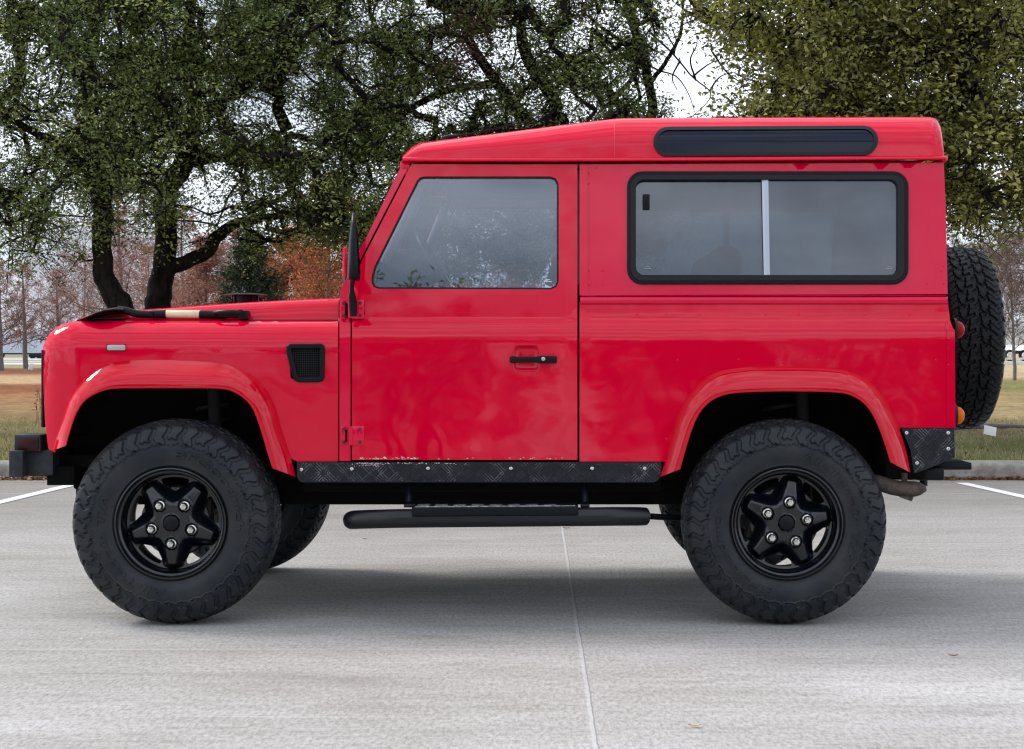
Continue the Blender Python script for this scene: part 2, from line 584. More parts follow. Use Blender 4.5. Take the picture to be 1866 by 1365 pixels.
def inset(poly, d):
    """shrink a convex-ish outline towards its inside by d drawing units"""
    p = np.array(poly, float)
    n = len(p)
    area = 0.5 * np.sum(p[:, 0] * np.roll(p[:, 1], -1) - np.roll(p[:, 0], -1) * p[:, 1])
    sg = 1 if area > 0 else -1
    o = []
    for i in range(n):
        a = p[i] - p[i - 1]; b = p[(i + 1) % n] - p[i]
        a /= np.linalg.norm(a); b /= np.linalg.norm(b)
        na = np.array([-a[1], a[0]]) * sg; nb = np.array([-b[1], b[0]]) * sg
        m_ = na + nb
        m_ /= max(0.6, (m_ @ m_) / 2)
        o.append(tuple(p[i] + m_ * d))
    return o

def rivets(mb, pts, off, side, r_=0.0045):
    for (x, y) in pts:
        c = P(x, y, off(x, y), side)
        mb.ball(c, r_, 8, (1, 0.55, 1))

for side in (1, -1):
    # --- front wing
    wmb = panel(WING_OUTLINE, [rrect(529, 633, 585, 691, 6)], wing_off, 0.012, side, 10, 6)
    wing = cpart(soft(wmb.build('front_wing', PAINT, None, 30), 0.0025))
    # vent on the wing: surround, mesh and backing
    vo = [(521, 640), (522, 631), (528, 626.5), (584, 626), (590, 629), (592, 636), (591, 688), (588, 694), (581, 697), (545, 697), (537, 694), (533, 687)]
    vi = inset(vo, 9)
    v = soft(panel(vo, [vi], lambda x, y: -0.010, 0.016, side, 12, 12).build('vent_surround', PLASTIC, None, 30), 0.004)
    sub(v, wing)
    vm = MB()
    for k in range(15):
        x = 531 + k * 4.0
        ys = [y for y in np.arange(634, 692, 1.0) if inpoly(np.array([[x, y]]), inset(vo, 8))[0]]
        if ys:
            vm.tube([P(x, ys[0], 0.002, side), P(x, ys[-1], 0.002, side)], 0.0011, 4)
    for k in range(15):
        y = 634 + k * 4.1
        xs = [x for x in np.arange(525, 590, 1.0) if inpoly(np.array([[x, y]]), inset(vo, 8))[0]]
        if xs:
            vm.tube([P(xs[0], y, 0.003, side), P(xs[-1], y, 0.003, side)], 0.0011, 4)
    sub(vm.build('vent_mesh', MESHM, None), wing)
    sub(panel(vo, [], lambda x, y: 0.018, 0.004, side, 30, 30).build('vent_backing', WELL, None), wing)
    # little side indicator
    ind = MB()
    c = P(212, 633.5, wing_off(212, 633) - 0.005, side)
    ind.box(c, (0.070, 0.016, 0.022), 0.005)
    sub(ind.build('side_indicator', CLEARL, None), wing)
    ind = MB().box(P(212, 634, wing_off(212, 633) + 0.002, side), (0.076, 0.010, 0.028), 0.003)
    sub(ind.build('indicator_gasket', SEAL, None), wing)

    # --- wheel arch flares
    fo = lambda x, y: min(0.03, wing_off(x, y))
    cpart(soft(flare(F_OUT, F_IN, side, fo).build('wheel_arch', GLOSSR, None, 40), 0.002, 2, 60))
    cpart(soft(flare(R_OUT, R_IN, side, lambda x, y: side_off(x, y)).build('wheel_arch', GLOSSR, None, 40), 0.002, 2, 60))

    # --- hinge pillar and windscreen pillar in one
    pil = cpart(soft(panel(PILLAR_OUTLINE, [], lambda x, y: side_off(x, y) + 0.003, 0.03, side, 8, 8).build('windscreen_pillar', PAINT_UP, None, 30), 0.002))
    bkp = panel([(628, 842), (628, 545), (640, 500), (652, 470), (738, 301), (762, 301), (672, 480), (656, 520), (652, 842)], [], lambda x, y: side_off(x, y) + 0.034, 0.004, side, 30, 30)  # dark strip added to stop sky showing through the door gap
    sub(bkp.build('gap_backing', WELL, None, 30), pil)
    g = MB().tube([P(744, 303, 0.105, side), P(655, 476, 0.068, side), P(643, 506, 0.06, side), P(639.8, 545, 0.05, side), P(639.8, 840, 0.022, side)], 0.0035, 6)
    sub(g.build('door_seal', SEAL, None), pil)

    # --- door
    dmb = panel(DOOR_OUTLINE, [DOOR_HOLE, rrect(937, 630, 982, 678, 9)], side_off, 0.03, side, 12, 6)
    rivets(dmb, [(667, 760), (697, 640)], side_off, side, 0.002)
    door = cpart(soft(dmb.build('door', PAINT, None, 30), 0.0028))
    sub(soft(panel(inset(DOOR_HOLE, -1.5), [inset(DOOR_HOLE, 3.2)], lambda x, y: side_off(x, y) + 0.006, 0.010, side, 20, 20).build('window_seal', SEAL, None, 30), 0.0015), door)
    gl = panel(inset(DOOR_HOLE, 2.0), [], lambda x, y: side_off(x, y) + 0.013, 0.004, side, 60, 60)
    sub(gl.build('door_window', GLASS if side > 0 else GLASS_FAR, None, 0), door)
    ch = MB().tube([P(688, 500, 0.075, side), P(688, 524, 0.073, side)], 0.008, 6)
    ch.add([P(678, 505, 0.068, side), P(688, 498, 0.068, side), P(688, 525, 0.068, side), P(679, 525, 0.068, side)], [(0, 1, 2, 3)])
    sub(ch.build('window_channel', SEAL, None), door)
    # recess dish behind the handle
    cx_, cy_ = 959.5, 654
    rows = []
    for k, (sc_, o_) in enumerate(((1.06, 0.0), (0.98, 0.0015), (0.93, 0.006), (0.80, 0.012), (0.55, 0.014), (0.05, 0.0145))):
        rr = rrect(cx_ - 22.8 * sc_, cy_ - 24.3 * sc_, cx_ + 22.8 * sc_, cy_ + 24.3 * sc_, 9 * sc_ + 0.01)
        rows.append([P(x, y, o_ + side_off(x, y) - 0.0016, side) for x, y in rr + rr[:1]])
    sub(MB().grid(rows).build('handle_recess', PAINT, None, 60), door)
    h = MB()
    c = P(956, 655.5, -0.018, side); h.box(c, (0.115, 0.014, 0.023), 0.005)
    c = P(997, 655.5, -0.012, side); h.box(c, (0.075, 0.022, 0.028), 0.005)
    c = P(1007, 655.5, -0.021, side); h.box(c, (0.030, 0.008, 0.020), 0.003)
    c = P(935, 655.5, -0.006, side); h.box(c, (0.020, 0.02, 0.026), 0.004)
    sub(h.build('door_handle', PLASTIC, None), door)
    lk = MB()
    c = P(990, 654.5, -0.0245, side)
    sg = 1 if side > 0 else -1
    lk.lathe([(0.0005, -0.004 * sg), (0.006, -0.004 * sg), (0.0075, -0.0025 * sg), (0.0078, 0.006 * sg)], c, 20)
    sub(lk.build('door_lock', CHROME, None), door)
    # etched glass mark
    mk = MB()
    for k, (x, y, wd) in enumerate(((999, 509.5, 7), (999, 513, 14), (996, 511, 5))):
        mk.box(P(x, y, side_off(x, y) + 0.0115, side), (wd / F * 6.4, 0.0008, 0.0022))
    sub(mk.build('glass_mark', WHITE, None), door)
    # scuffed paint along the foot of the door
    if side > 0:
        sr = np.random.default_rng(4)
        sf = MB()
        for k in range(70):
            x = 655 + 110 * sr.random() ** 1.3 if k < 50 else sr.uniform(655, 1040)
            y = 836.5 - abs(sr.normal(0, 1.6))
            l_ = sr.uniform(1, 6); h_ = sr.uniform(0.3, 1.0)
            sf.add([P(x, y, side_off(x, y) - 0.0012, 1), P(x + l_ * .6, y - h_, side_off(x, y) - 0.0012, 1), P(x + l_, y + h_ * .2, side_off(x, y) - 0.0012, 1), P(x + l_ * .4, y + h_, side_off(x, y) - 0.0012, 1)], [(0, 1, 2, 3)])
        sub(tag(sf.build('paint_scuffs', SCUFF, None, 0), kind='stuff'), door)
    # hinges
    for (y0, y1, of) in ((546, 581, 0.030), (776, 812, 0.003)):
        hb = MB()
        hbolts = []
        ym = (y0 + y1) / 2
        hb.box(P(651.5, ym, of - 0.009, side), (0.052, 0.016, (y1 - y0) * 0.0021), 0.003)
        hb.box(P(625, ym, of - 0.007, side), (0.018, 0.015, (y1 - y0) * 0.0021), 0.003)
        hb.tube([P(638.5, y0 + 2, of - 0.012, side), P(638.5, y1 - 2, of - 0.012, side)], 0.010, 12)
        for x, y in ((626, y0 + 6), (626, y1 - 6), (656, y0 + 6), (656, y1 - 6)):
            hbolts.append(P(x, y, of - 0.0175, side))
        sub(hb.build('door_hinge', PAINT_UP, None), door)
        for c in hbolts:
            sub(MB().lathe([(0.0001, -0.0022 * sg), (0.0062, -0.002 * sg), (0.0072, 0.002 * sg)], c, 12).build('hinge_bolt', BOLT, None), door)
        sub(MB().box(P(631.3, ym, of - 0.001, side), (0.009, 0.016, (y1 - y0) * 0.0013)).build('hinge_slot', WELL, None), door)

    # --- rear upper side with its sliding window
    upm = panel(UP_OUTLINE, [rrect(1149, 318, 1650, 512, 24)], side_off, 0.03, side, 16, 16)
    upm2 = panel([(1056.5, 300), (1071, 300), (1071, 538.5), (1056.5, 538.5)], [], lambda x, y: side_off(x, y) - 0.007, 0.008, side, 20, 20, mb=upm)
    rivets(upm, [(1087, 306), (1073, 316), (1073, 335), (1074, 493), (1098, 493), (1074, 519), (1098, 519), (1719, 484), (1689, 517), (1719, 517), (1715, 494)], side_off, side)
    up = cpart(soft(upm.build('rear_side_panel', PAINT_UP, None, 30), 0.002))
    fo_ = rrect(1143, 312, 1656, 518, 28, 8)
    fi_ = rrect(1157, 325.5, 1638, 503, 16, 8)
    sub(soft(panel(fo_, [fi_], lambda x, y: side_off(x, y) - 0.012, 0.03, side, 24, 24).build('window_frame', PLASTIC, None, 30), 0.004, 3), up)
    sub(soft(panel(rrect(1149, 318, 1648, 512, 22), [rrect(1159, 327.5, 1636, 501, 15)], lambda x, y: side_off(x, y) - 0.0155, 0.006, side, 24, 24).build('frame_gasket', SEAL, None, 30), 0.002), up)
    sub(panel(rrect(1153, 322, 1396, 507, 18), [], lambda x, y: side_off(x, y) + 0.012, 0.004, side, 90, 90).build('side_window', GLASS_R if side > 0 else GLASS_FAR, None, 0), up)
    sub(panel(rrect(1394, 322, 1642, 507, 18), [], lambda x, y: side_off(x, y) + 0.003, 0.004, side, 90, 90).build('side_window', GLASS_R if side > 0 else GLASS_FAR, None, 0), up)
    st = MB()
    st.grid([[P(1388, 325, side_off(0, 325) - 0.004, side), P(1393, 325, side_off(0, 325) - 0.009, side), P(1400, 325, side_off(0, 325) - 0.009, side), P(1400, 325, side_off(0, 325) + 0.02, side)],
             [P(1392, 503, side_off(0, 503) - 0.004, side), P(1395, 503, side_off(0, 503) - 0.009, side), P(1403, 503, side_off(0, 503) - 0.009, side), P(1403, 503, side_off(0, 503) + 0.02, side)]])
    sub(st.build('window_divider', ALU, None), up)
    c = P(1177.5, 368, side_off(0, 368) + 0.004, side)
    sub(MB().box(c, (0.027, 0.014, 0.060), 0.004).build('window_catch', PLASTIC, None), up)
    for x in (1180, 1619):
        mk = MB()
        for dx, dy, wd in ((0, -3, 5), (0, 1, 12), (-3, -0.5, 3), (4, -0.5, 3)):
            mk.box(P(x + dx, 489 + dy, side_off(0, 489) + 0.001, side), (wd / F * 6.4, 0.0008, 0.0020))
        sub(mk.build('glass_mark', ETCH, None), up)

    # --- rolled rail under the window
    rl = []
    for x in np.linspace(1057, 1727, 12):
        row = []
        for k in range(9):
            a = PI * k / 8
            row.append(P(x, 548 - 7.5 * math.cos(a), side_off(x, 548) - 0.014 * math.sin(a) + 0.002, side))
        rl.append(row)
    rm = MB().grid(rl)
    rm.add(rl[0], [tuple(range(9))]).add(rl[-1], [tuple(range(9))])
    rm.box(P(1392, 539, 0.045, side), (1.40, 0.010, 0.003))
    cpart(rm.build('waist_rail', PAINT_UP, None, 40))

    # --- tub
    tm = panel(TUB_OUTLINE, [], side_off, 0.02, side, 12, 6)
    rivets(tm, [(x, 573) for x in (1161, 1214, 1275, 1395, 1455, 1576, 1658)], side_off, side)
    rivets(tm, [(1235, 656), (1346, 655), (1437, 655), (1468, 656), (1491, 656), (1705, 656), (1214, 800)], side_off, side, 0.004)
    tub = cpart(soft(tm.build('rear_tub', PAINT, None, 30), 0.0025))
    cp = panel([(1723, 588), (1731, 592), (1740, 602), (1741, 779), (1725.5, 779), (1725, 604)], [], lambda x, y: side_off(x, y) - 0.004, 0.01, side, 6, 10)
    rivets(cp, [(1728, 617), (1728, 665), (1729, 713), (1730, 757)], lambda x, y: -0.005, side)
    sub(soft(cp.build('corner_capping', PAINT, None, 30), 0.0015), tub)

    # --- chequer plates
    def chequer(name, poly, dots, par=None):
        m_ = panel(poly, [], lambda x, y: -0.006, 0.008, side, 40, 40)
        xs = [p[0] for p in poly]; ys = [p[1] for p in poly]
        bars_ = MB()
        cell = 24.0
        for i in range(-1, int((max(xs) - min(xs)) / cell) + 2):
            for j in range(-1, int((max(ys) - min(ys)) / cell) + 2):
                cx0 = min(xs) + (i + 0.5) * cell
                cy0 = min(ys) + (j + 0.35) * cell
                a = R(45) if (i + j) % 2 else R(-45)
                dx, dy = math.cos(a), math.sin(a)
                for k in range(-2, 3):
                    ox, oy = -dy * k * 4.3, dx * k * 4.3
                    hl = 11.5
                    e = np.array([[cx0 + ox + dx * hl * s_, cy0 + oy + dy * hl * s_] for s_ in np.linspace(-1, 1, 9)])
                    ins = inpoly(e, inset(poly, 1.2))
                    q = e[ins]
                    if len(q) < 3: continue
                    (ax, ay), (bx, by) = q[0], q[-1]
                    nx, ny = -dy * 0.95, dx * 0.95
                    vs = [P(ax + nx, ay + ny, -0.0058, side), P(ax - nx, ay - ny, -0.0058, side), P(bx - nx, by - ny, -0.0058, side), P(bx + nx, by + ny, -0.0058, side),
                          P(ax * .9 + bx * .1, ay * .9 + by * .1, -0.0095, side), P(bx * .9 + ax * .1, by * .9 + ay * .1, -0.0095, side)]
                    bars_.add(vs, [(0, 4, 5, 3), (1, 2, 5, 4), (0, 1, 4), (2, 3, 5)])
        o = cpart(m_.build(name, CHEQ, None, 25, normals=False))
        sub(bars_.build('tread_bars', CHEQ_BAR, None, 0, normals=False), o)
        if side > 0 and name == 'sill_plate':
            sr = np.random.default_rng(6)
            sf = MB()
            for k in range(90):
                x = sr.normal(672, 12) if k < 45 else sr.uniform(655, 850)
                y = 843.5 + abs(sr.normal(0, 3.5 if k < 45 else 1.2))
                l_ = sr.uniform(1, 4.5); h_ = sr.uniform(0.3, 1.3)
                sf.add([P(x, y, -0.0100, 1), P(x + l_ * .6, y - h_, -0.0100, 1), P(x + l_, y + h_ * .2, -0.0100, 1), P(x + l_ * .4, y + h_, -0.0100, 1)], [(0, 1, 2, 3)])
            sub(tag(sf.build('bare_scuffs', SCUFF, None, 0), kind='stuff'), o)
        for x, y in dots:
            rv = MB().lathe([(0.0001, -0.003 * sg), (0.0045, -0.0028 * sg), (0.007, -0.0008 * sg), (0.0075, 0.004 * sg)], P(x, y, -0.0085, side), 12)
            sub(rv.build('rivet', CHROME, None), o)
        return o
    chequer('sill_plate', [(541, 842), (1205, 842), (1205, 866), (1199, 875), (1192, 879), (552, 879), (545, 876), (541, 868)],
            [(549, 856), (641, 855), (780, 854), (931, 854), (1079, 854), (1175, 854)])
    chequer('corner_plate', [(1643, 779.5), (1739, 779.5), (1740, 833), (1712, 846), (1666, 863), (1659, 820)],
            [(1652, 789), (1728, 789), (1728, 818), (1671, 844)])

    # --- side step
    stp = MB()
    r_ = 0.0355
    pts = [P(640, 948, 0.01, side), P(648, 947, -0.02, side), P(700, 945.5, -0.075, side), P(760, 944.5, -0.085, side), P(1080, 941.5, -0.085, side), P(1120, 941, -0.07, side), P(1165, 941, -0.015, side), P(1176, 941, 0.0, side)]
    pp = resample(pts, 40)
    stp.tube([tuple(q) for q in pp], [r_ * 0.96] + [r_] * 38 + [r_ * 0.96], 24)
    stp.tube([P(1186, 941, 0.0, side), P(1250, 945, 0.16, side)], 0.012, 8)
    step = cpart(stp.build('side_step', SATIN, None, 50))
    pd = MB()
    c = P(903, 928.5, -0.075, side)
    pd.box((c[0], c[1], c[2]), (0.625, 0.12, 0.036), 0.006, Matrix.Rotation(R(-0.4 if side > 0 else 0.4), 3, 'Y'))
    sub(pd.build('step_pad', PLASTIC, None), step)
    wn = MB()
    wn.box((c[0], c[1] - 0.056 * sg, c[2] + 0.0178), (0.60, 0.006, 0.0035), 0, Matrix.Rotation(R(-0.4), 3, 'Y'))
    for k in range(9):
        wn.box((c[0] - 0.27 + k * 0.068, c[1] - 0.02 * sg, c[2] + 0.0185), (0.045, 0.06, 0.0025), 0)
    sub(wn.build('worn_tread', WORN, None), step)
    for x in (745, 1066):
        br = MB().tube([P(x, 860, 0.10, side), P(x, 890, 0.04, side), P(x, 918, -0.03, side)], 0.012, 10)
        br.box(P(x, 921, -0.04, side), (0.035, 0.05, 0.012), 0.003)
        sub(br.build('step_bracket', SATIN, None), step)

    # --- wing mirror
    mm = MB()
    for (y, x0, x1, o_, w_) in ((388, 641, 646, 0, 0.012),):
        pass
    rows = []
    sh = [(387, 642, 645, 0.02), (392, 640.5, 648, 0.05), (410, 638.5, 650.5, 0.075), (440, 635.5, 653.5, 0.085), (480, 633.5, 656, 0.088), (502, 633, 657, 0.086), (508, 633.5, 657, 0.075), (512, 640, 655.5, 0.05)]
    for (y, xa, xb, hw) in sh:
        row = []
        for k in range(17):
            a = 2 * PI * k / 16
            ca, sa = math.cos(a), math.sin(a)
            ex = abs(ca) ** 0.7 * (1 if ca > 0 else -1)
            ey = abs(sa) ** 0.6 * (1 if sa > 0 else -1)
            row.append(P((xa + xb) / 2 + (xb - xa) / 2 * ex, y, -0.085 + hw * ey, side))
        rows.append(row)
    mm.grid(rows)
    mm.add(rows[0][:-1], [tuple(range(16))]).add(rows[-1][:-1], [tuple(range(16))])
    mir = cpart(mm.build('wing_mirror', PLASTIC, None, 50))
    ar = MB().tube([P(641.5, 509, -0.075, side), P(641, 528, -0.06, side), P(642, 540, -0.045, side), P(643.5, 552, -0.030, side), P(644, 576, -0.022, side)], [0.0075, 0.008, 0.014, 0.016, 0.014], 12)
    sub(ar.build('mirror_arm', PLASTIC, None), mir)
    mg = MB().grid([[P(657.6, 412, -0.15, side), P(657.6, 412, -0.02, side)], [P(657.8, 500, -0.16, side), P(657.8, 500, -0.01, side)]])
    sub(mg.build('mirror_glass', CHROME, None), mir)
    # vent flap corner of the bulkhead
    cpart(MB().box(P(629, 478, 0.10, side), (0.016, 0.03, 0.115), 0.006).build('screen_bracket', PAINT_UP, None))

# --- bonnet
HT = [(140, 583), (150, 578), (163, 574), (185, 570.5), (250, 565), (350, 557.5), (450, 551), (540, 546), (617, 543)]
rows = []
hx = list(np.linspace(140, 185, 8)) + list(np.linspace(200, 617, 16))
for x in hx:
    top = interp(x, [p[0] for p in HT], [p[1] for p in HT])
    hgt = 583 - top
    prof = [(0.138, -0.05), (0.140, 0.10), (0.146, 0.42), (0.155, 0.72), (0.170, 0.90), (0.205, 0.99), (0.27, 1.0)]
    row = [P(x, 583 - hgt * t, o_) for (o_, t) in prof]
    z = row[-1][2]
    X = row[-1][0]
    row2 = [(X, YB + 0.40, z - 0.004), (X, YM, z + 0.004)]
    half = row + row2
    full = half + [(q[0], 2 * YM - q[1], q[2]) for q in reversed(half[:-1])]
    rows.append(full)
bn = MB().grid(rows)
f0 = rows[0]
bn.grid([f0, [(q[0] - 0.004, q[1], q[2] - 0.05) for q in f0]])
bn.grid([rows[-1], [(q[0], q[1], q[2] - 0.10) for q in rows[-1]]])
bonnet = cpart(bn.build('bonnet', PAINT, None, 45))
for side in (1, -1):
    q_ = MB().tube([P(x, 584.0 if x > 150 else 583.5, 0.112, side) for x in (142, 160, 300, 450, 616)], 0.0042, 6)
    cpart(q_.build('bonnet_seal', SEAL, None))
cpart(MB().box((P(380, 584, 0.1)[0], YM, P(380, 584, 0.1)[2] - 0.012), (1.0, 1.42, 0.012)).build('bonnet_gap', SEAL, None))

# tops of the wings
for side in (1, -1):
    wt = MB()
    wt.grid([[P(x, 585.2, 0.083, side), P(x, 584.6, 0.10, side), P(x, 584.0, 0.20, side)] for x in (141, 220, 400, 616)])
    wt.grid([[P(141, 585.3, 0.083, side), P(141, 584, 0.2, side)], [P(110, 597, 0.085, side), P(108, 596, 0.2, side)], [P(90, 615, 0.085, side), P(88, 615, 0.2, side)], [P(79, 640, 0.083, side), P(80, 640, 0.2, side)]])
    cpart(wt.build('wing_top', PAINT, None, 60))

# --- front panel with grille and lamps
XF = P(79, 700, 0.085)[0]
fr = MB().box((XF + 0.030, YM, 0.86), (0.04, 1.42, 0.40), 0.008)
front = cpart(fr.build('front_panel', PLASTIC, None))
for side in (1, -1):
    yl = YM - 0.56 * side
    hl = MB().lathe([(0.095, 0.0), (0.095, -0.018), (0.088, -0.020)], (XF, yl, 0.93), 32, 'X')
    o = sub(hl.build('headlamp_ring', SEAL, None), front)
    hl = MB().lathe([(0.088, -0.015), (0.075, -0.028), (0.05, -0.036), (0.0005, -0.040)], (XF, yl, 0.93), 32, 'X')
    sub(hl.build('headlamp_lens', mat('headlamp_glass', (0.5, 0.54, 0.6), 0.08, coat=1.0), None), front)
    b = MB().ball((XF + 0.004, YM - 0.66 * side, 0.86), 0.033, 14, (0.5, 1, 1))
    sub(b.build('front_indicator', AMBER, None), front)
gr = MB()
for k in range(10):
    gr.box((XF - 0.008, YM, 0.72 + k * 0.03), (0.012, 0.82, 0.010), 0.002)
sub(gr.build('grille', BUMP_GREY, None), front)
ed = MB().box(P(80.5, 708, 0.09), (0.010, 0.05, 0.30), 0.004)
sub(ed.build('lamp_surround', SEAL, None), front)
# the front face under the wing corner
for side in (1, -1):
    pass

# --- bumper, with lamp boxes on its ends
bx0 = (31 - CX) * 6.55 / F
bumper = MB()
bzt = CH + (640 - 820) * 6.5 / F
bzb = CH + (640 - 868) * 6.5 / F
bc = (bx0 + 0.085, YM, (bzt + bzb) / 2)
bumper.box((bx0 + 0.027, YM, (bzt + bzb) / 2), (0.054, 1.50, bzt - bzb), 0.004)
bumper.box((bx0 + 0.10, YM, (bzt + bzb) / 2), (0.10, 1.36, (bzt - bzb) * 0.96), 0.003)
bm_o = cpart(bumper.build('front_bumper', BUMP_GREY, None))
for side in (1, -1):
    b2 = MB().box(((92 - CX) * 6.7 / F, YM - 0.50 * side, CH + (640 - 850) * 6.7 / F), (0.30, 0.10, 0.07), 0.004)
    sub(b2.build('bumper_mount', WELL, None), bm_o)
for side in (1, -1):
    yl = YM - 0.64 * side
    sc_ = 6.56 / F
    X0, X1 = (36 - CX) * sc_, (84 - CX) * sc_
    zt, zb = CH + (640 - 790) * sc_, CH + (640 - 821) * sc_
    lb = MB().box(((X0 + X1) / 2, yl, (zt + zb) / 2), (X1 - X0, 0.14, zt - zb - 0.002), 0.006)
    lo = sub(lb.build('lamp_box', BUMP_GREY, None), bm_o)
    ln = MB().box(((X0 + X1) / 2 + 0.004, yl - 0.071 * side, (zt + zb) / 2 - 0.003), (X1 - X0 - 0.022, 0.008, zt - zb - 0.020), 0.004)
    sub(ln.build('lamp_lens', DREDL, None), bm_o)
uc = MB().box((P(128, 862, 0.3)[0], YM, CH + (640 - 862) * 6.7 / F), (0.11, 1.30, 0.075), 0.004)
uc.box((P(180, 840, 0.3)[0], YM, CH + (640 - 838) * 6.7 / F), (0.30, 1.2, 0.05), 0.004)
cpart(uc.build('steering_guard', WELL, None))

# --- roof
RT = [(733, 286), (741, 277), (750, 268.5), (760, 262.5), (770, 259.5), (810, 254.5), (900, 244), (1000, 231), (1080, 221), (1114, 217), (1135, 215.5), (1300, 214.5), (1500, 213.5), (1694, 213), (1703, 215), (1709, 220), (1714, 230), (1717, 245), (1719, 262), (1720.5, 284)]
rtx = [p[0] for p in RT]; rty = [p[1] for p in RT]
def roof_off(x, y):
    top = interp(x, rtx, rty)
    t = max(0, min(1, (289 - y) / max(1.0, 289 - top)))
    tt = max(0, (t - 0.40) / 0.60)
    return 0.088 + 0.022 * t + 0.12 * (1 - math.sqrt(max(0, 1 - tt * tt)))
rows = []
xs = sorted(set([p[0] for p in RT] + list(np.linspace(770, 1694, 30))))
for x in xs:
    top = interp(x, rtx, rty)
    row = []
    for t in (0, 0.15, 0.3, 0.42, 0.52, 0.62, 0.72, 0.8, 0.87, 0.93, 0.97, 0.99, 1.0):
        y = 289 - (289 - top) * t
        row.append(P(x, y, roof_off(x, y)))
    X, Yt, Zt = row[-1]
    row += [(X, Yt + 0.10, Zt + 0.008), (X, Yt + 0.30, Zt + 0.018), (X, YM, Zt + 0.022)]
    rows.append(row + [(q[0], 2 * YM - q[1], q[2]) for q in reversed(row[:-1])])
rf = MB().grid(rows)
roof = cpart(rf.build('roof', PAINT, None, 60))
# gutter all round
for side in (1, -1):
    gm = MB()
    prof = [(285.5, 0.096), (286.5, 0.074), (289, 0.068), (292.0, 0.068), (293.5, 0.072), (294.5, 0.10)]
    gx_ = [(732, 2.0), (733.5, 0.5), (900, 0.9), (1300, 0.0), (1722, -2.5), (1727, -2.5)]
    gm.grid([[P(x, y + dy_, o_ + (0.02 if i in (0, 5) else 0), side) for (y, o_) in prof] for i, (x, dy_) in enumerate(gx_)])
    sub(soft(gm.build('roof_gutter', PAINT, None, 60), 0.001), roof)
    sm = MB()
    ysm = np.linspace(217, 285, 10)
    sm.tube([P(1120, y, roof_off(1120, y) - 0.0002, side) for y in ysm], 0.0010, 5)
    sub(sm.build('roof_seam', SEAM, None), roof)
    ro = [(x, y + (x - 1191) * -0.006) for x, y in rrect(1191, 231, 1600, 285, 26.9, 12)]
    ri = [(x, y + (x - 1191) * -0.006) for x, y in rrect(1198, 237, 1593, 279, 20.9, 12)]
    sub(soft(panel(ro, [ri], lambda x, y: roof_off(x, y) - 0.010, 0.018, side, 8, 8).build('window_gasket', SEAL, None, 40), 0.003), roof)
    rg = [(x, y + (x - 1191) * -0.006) for x, y in rrect(1196, 235, 1595, 281, 22.9, 12)]
    sub(panel(rg, [], lambda x, y: roof_off(x, y) - 0.004, 0.003, side, 6, 4).build('roof_window', GLASS_A, None, 60), roof)
gf = MB()
gp = [(732.5, 292), (731.5, 290), (733, 287)]
gf.grid([[P(x, y, 0.07) for x, y in gp], [(P(x, y, 0.07)[0], 2 * YM - P(x, y, 0.07)[1], P(x, y, 0.07)[2]) for x, y in gp]])
sub(gf.build('roof_lip', PAINT, None), roof)
gf = MB()
xr, zr = P(1722, 289, 0.08)[0], P(1722, 289, 0.08)[2]
gf.box((xr, YM, zr), (0.02, 1.46, 0.018), 0.004)
sub(gf.build('roof_lip', PAINT, None), roof)
an = MB().tube([P(808, 254, 0.42), P(818, 251, 0.42), P(834, 248, 0.42)], [0.012, 0.014, 0.006], 8)
an.tube([P(832, 248.5, 0.42), P(900, 235, 0.42), P(965, 219, 0.42), P(1010, 204, 0.42)], [0.0035, 0.003, 0.002, 0.001], 6)
sub(an.build('aerial', PLASTIC, None), roof)
# headliner
hn = MB().box((P(1240, 291, 0.1)[0], YM, P(1240, 300, 0.1)[2]), (1.98, 1.36, 0.012))
cpart(hn.build('headliner', LINER, None))

# --- rear end
rr = []
for py, px in ((297, 1718), (350, 1720), (450, 1723), (536, 1725), (558, 1726), (583, 1730), (604, 1737), (700, 1737.5), (779, 1738), (835, 1738)):
    a = P(px, py, side_off(px, py) + 0.004)
    rr.append([a, (a[0], YM, a[2]), (a[0], 2 * YM - a[1], a[2])])
rear = cpart(MB().grid(rr).build('rear_door', PAINT, None, 50))
sub(MB().box((P(1728, 400, 0.3)[0] - 0.02, YM, P(0, 400, 0.3)[2]), (0.03, 0.9, 0.40), 0.03).build('rear_window', GLASS_A, None), rear)
for side in (1, -1):
    lp = MB().lathe([(0.042, -0.002), (0.042, 0.012), (0.036, 0.026), (0.022, 0.036), (0.0005, 0.040)], (0, 0, 0), 24, 'X')
    for (py, m_, nm) in ((601, REDL, 'tail_lamp'), (757, AMBER, 'rear_indicator')):
        c = (P(1738.5, py, 0.085)[0], YB + 0.085 if side > 0 else 2 * YM - YB - 0.085, P(0, py, 0.085)[2])
        q = MB(); q.add([(v[0] + c[0], v[1] + c[1], v[2] * 0.85 + c[2]) for v in lp.v], lp.f)
        lamp = cpart(q.build(nm, m_, None, 50))
        q = MB().lathe([(0.046, -0.004), (0.046, 0.006), (0.030, 0.008)], c, 24, 'X')
        sub(q.build('lamp_base', SEAL, None), lamp)
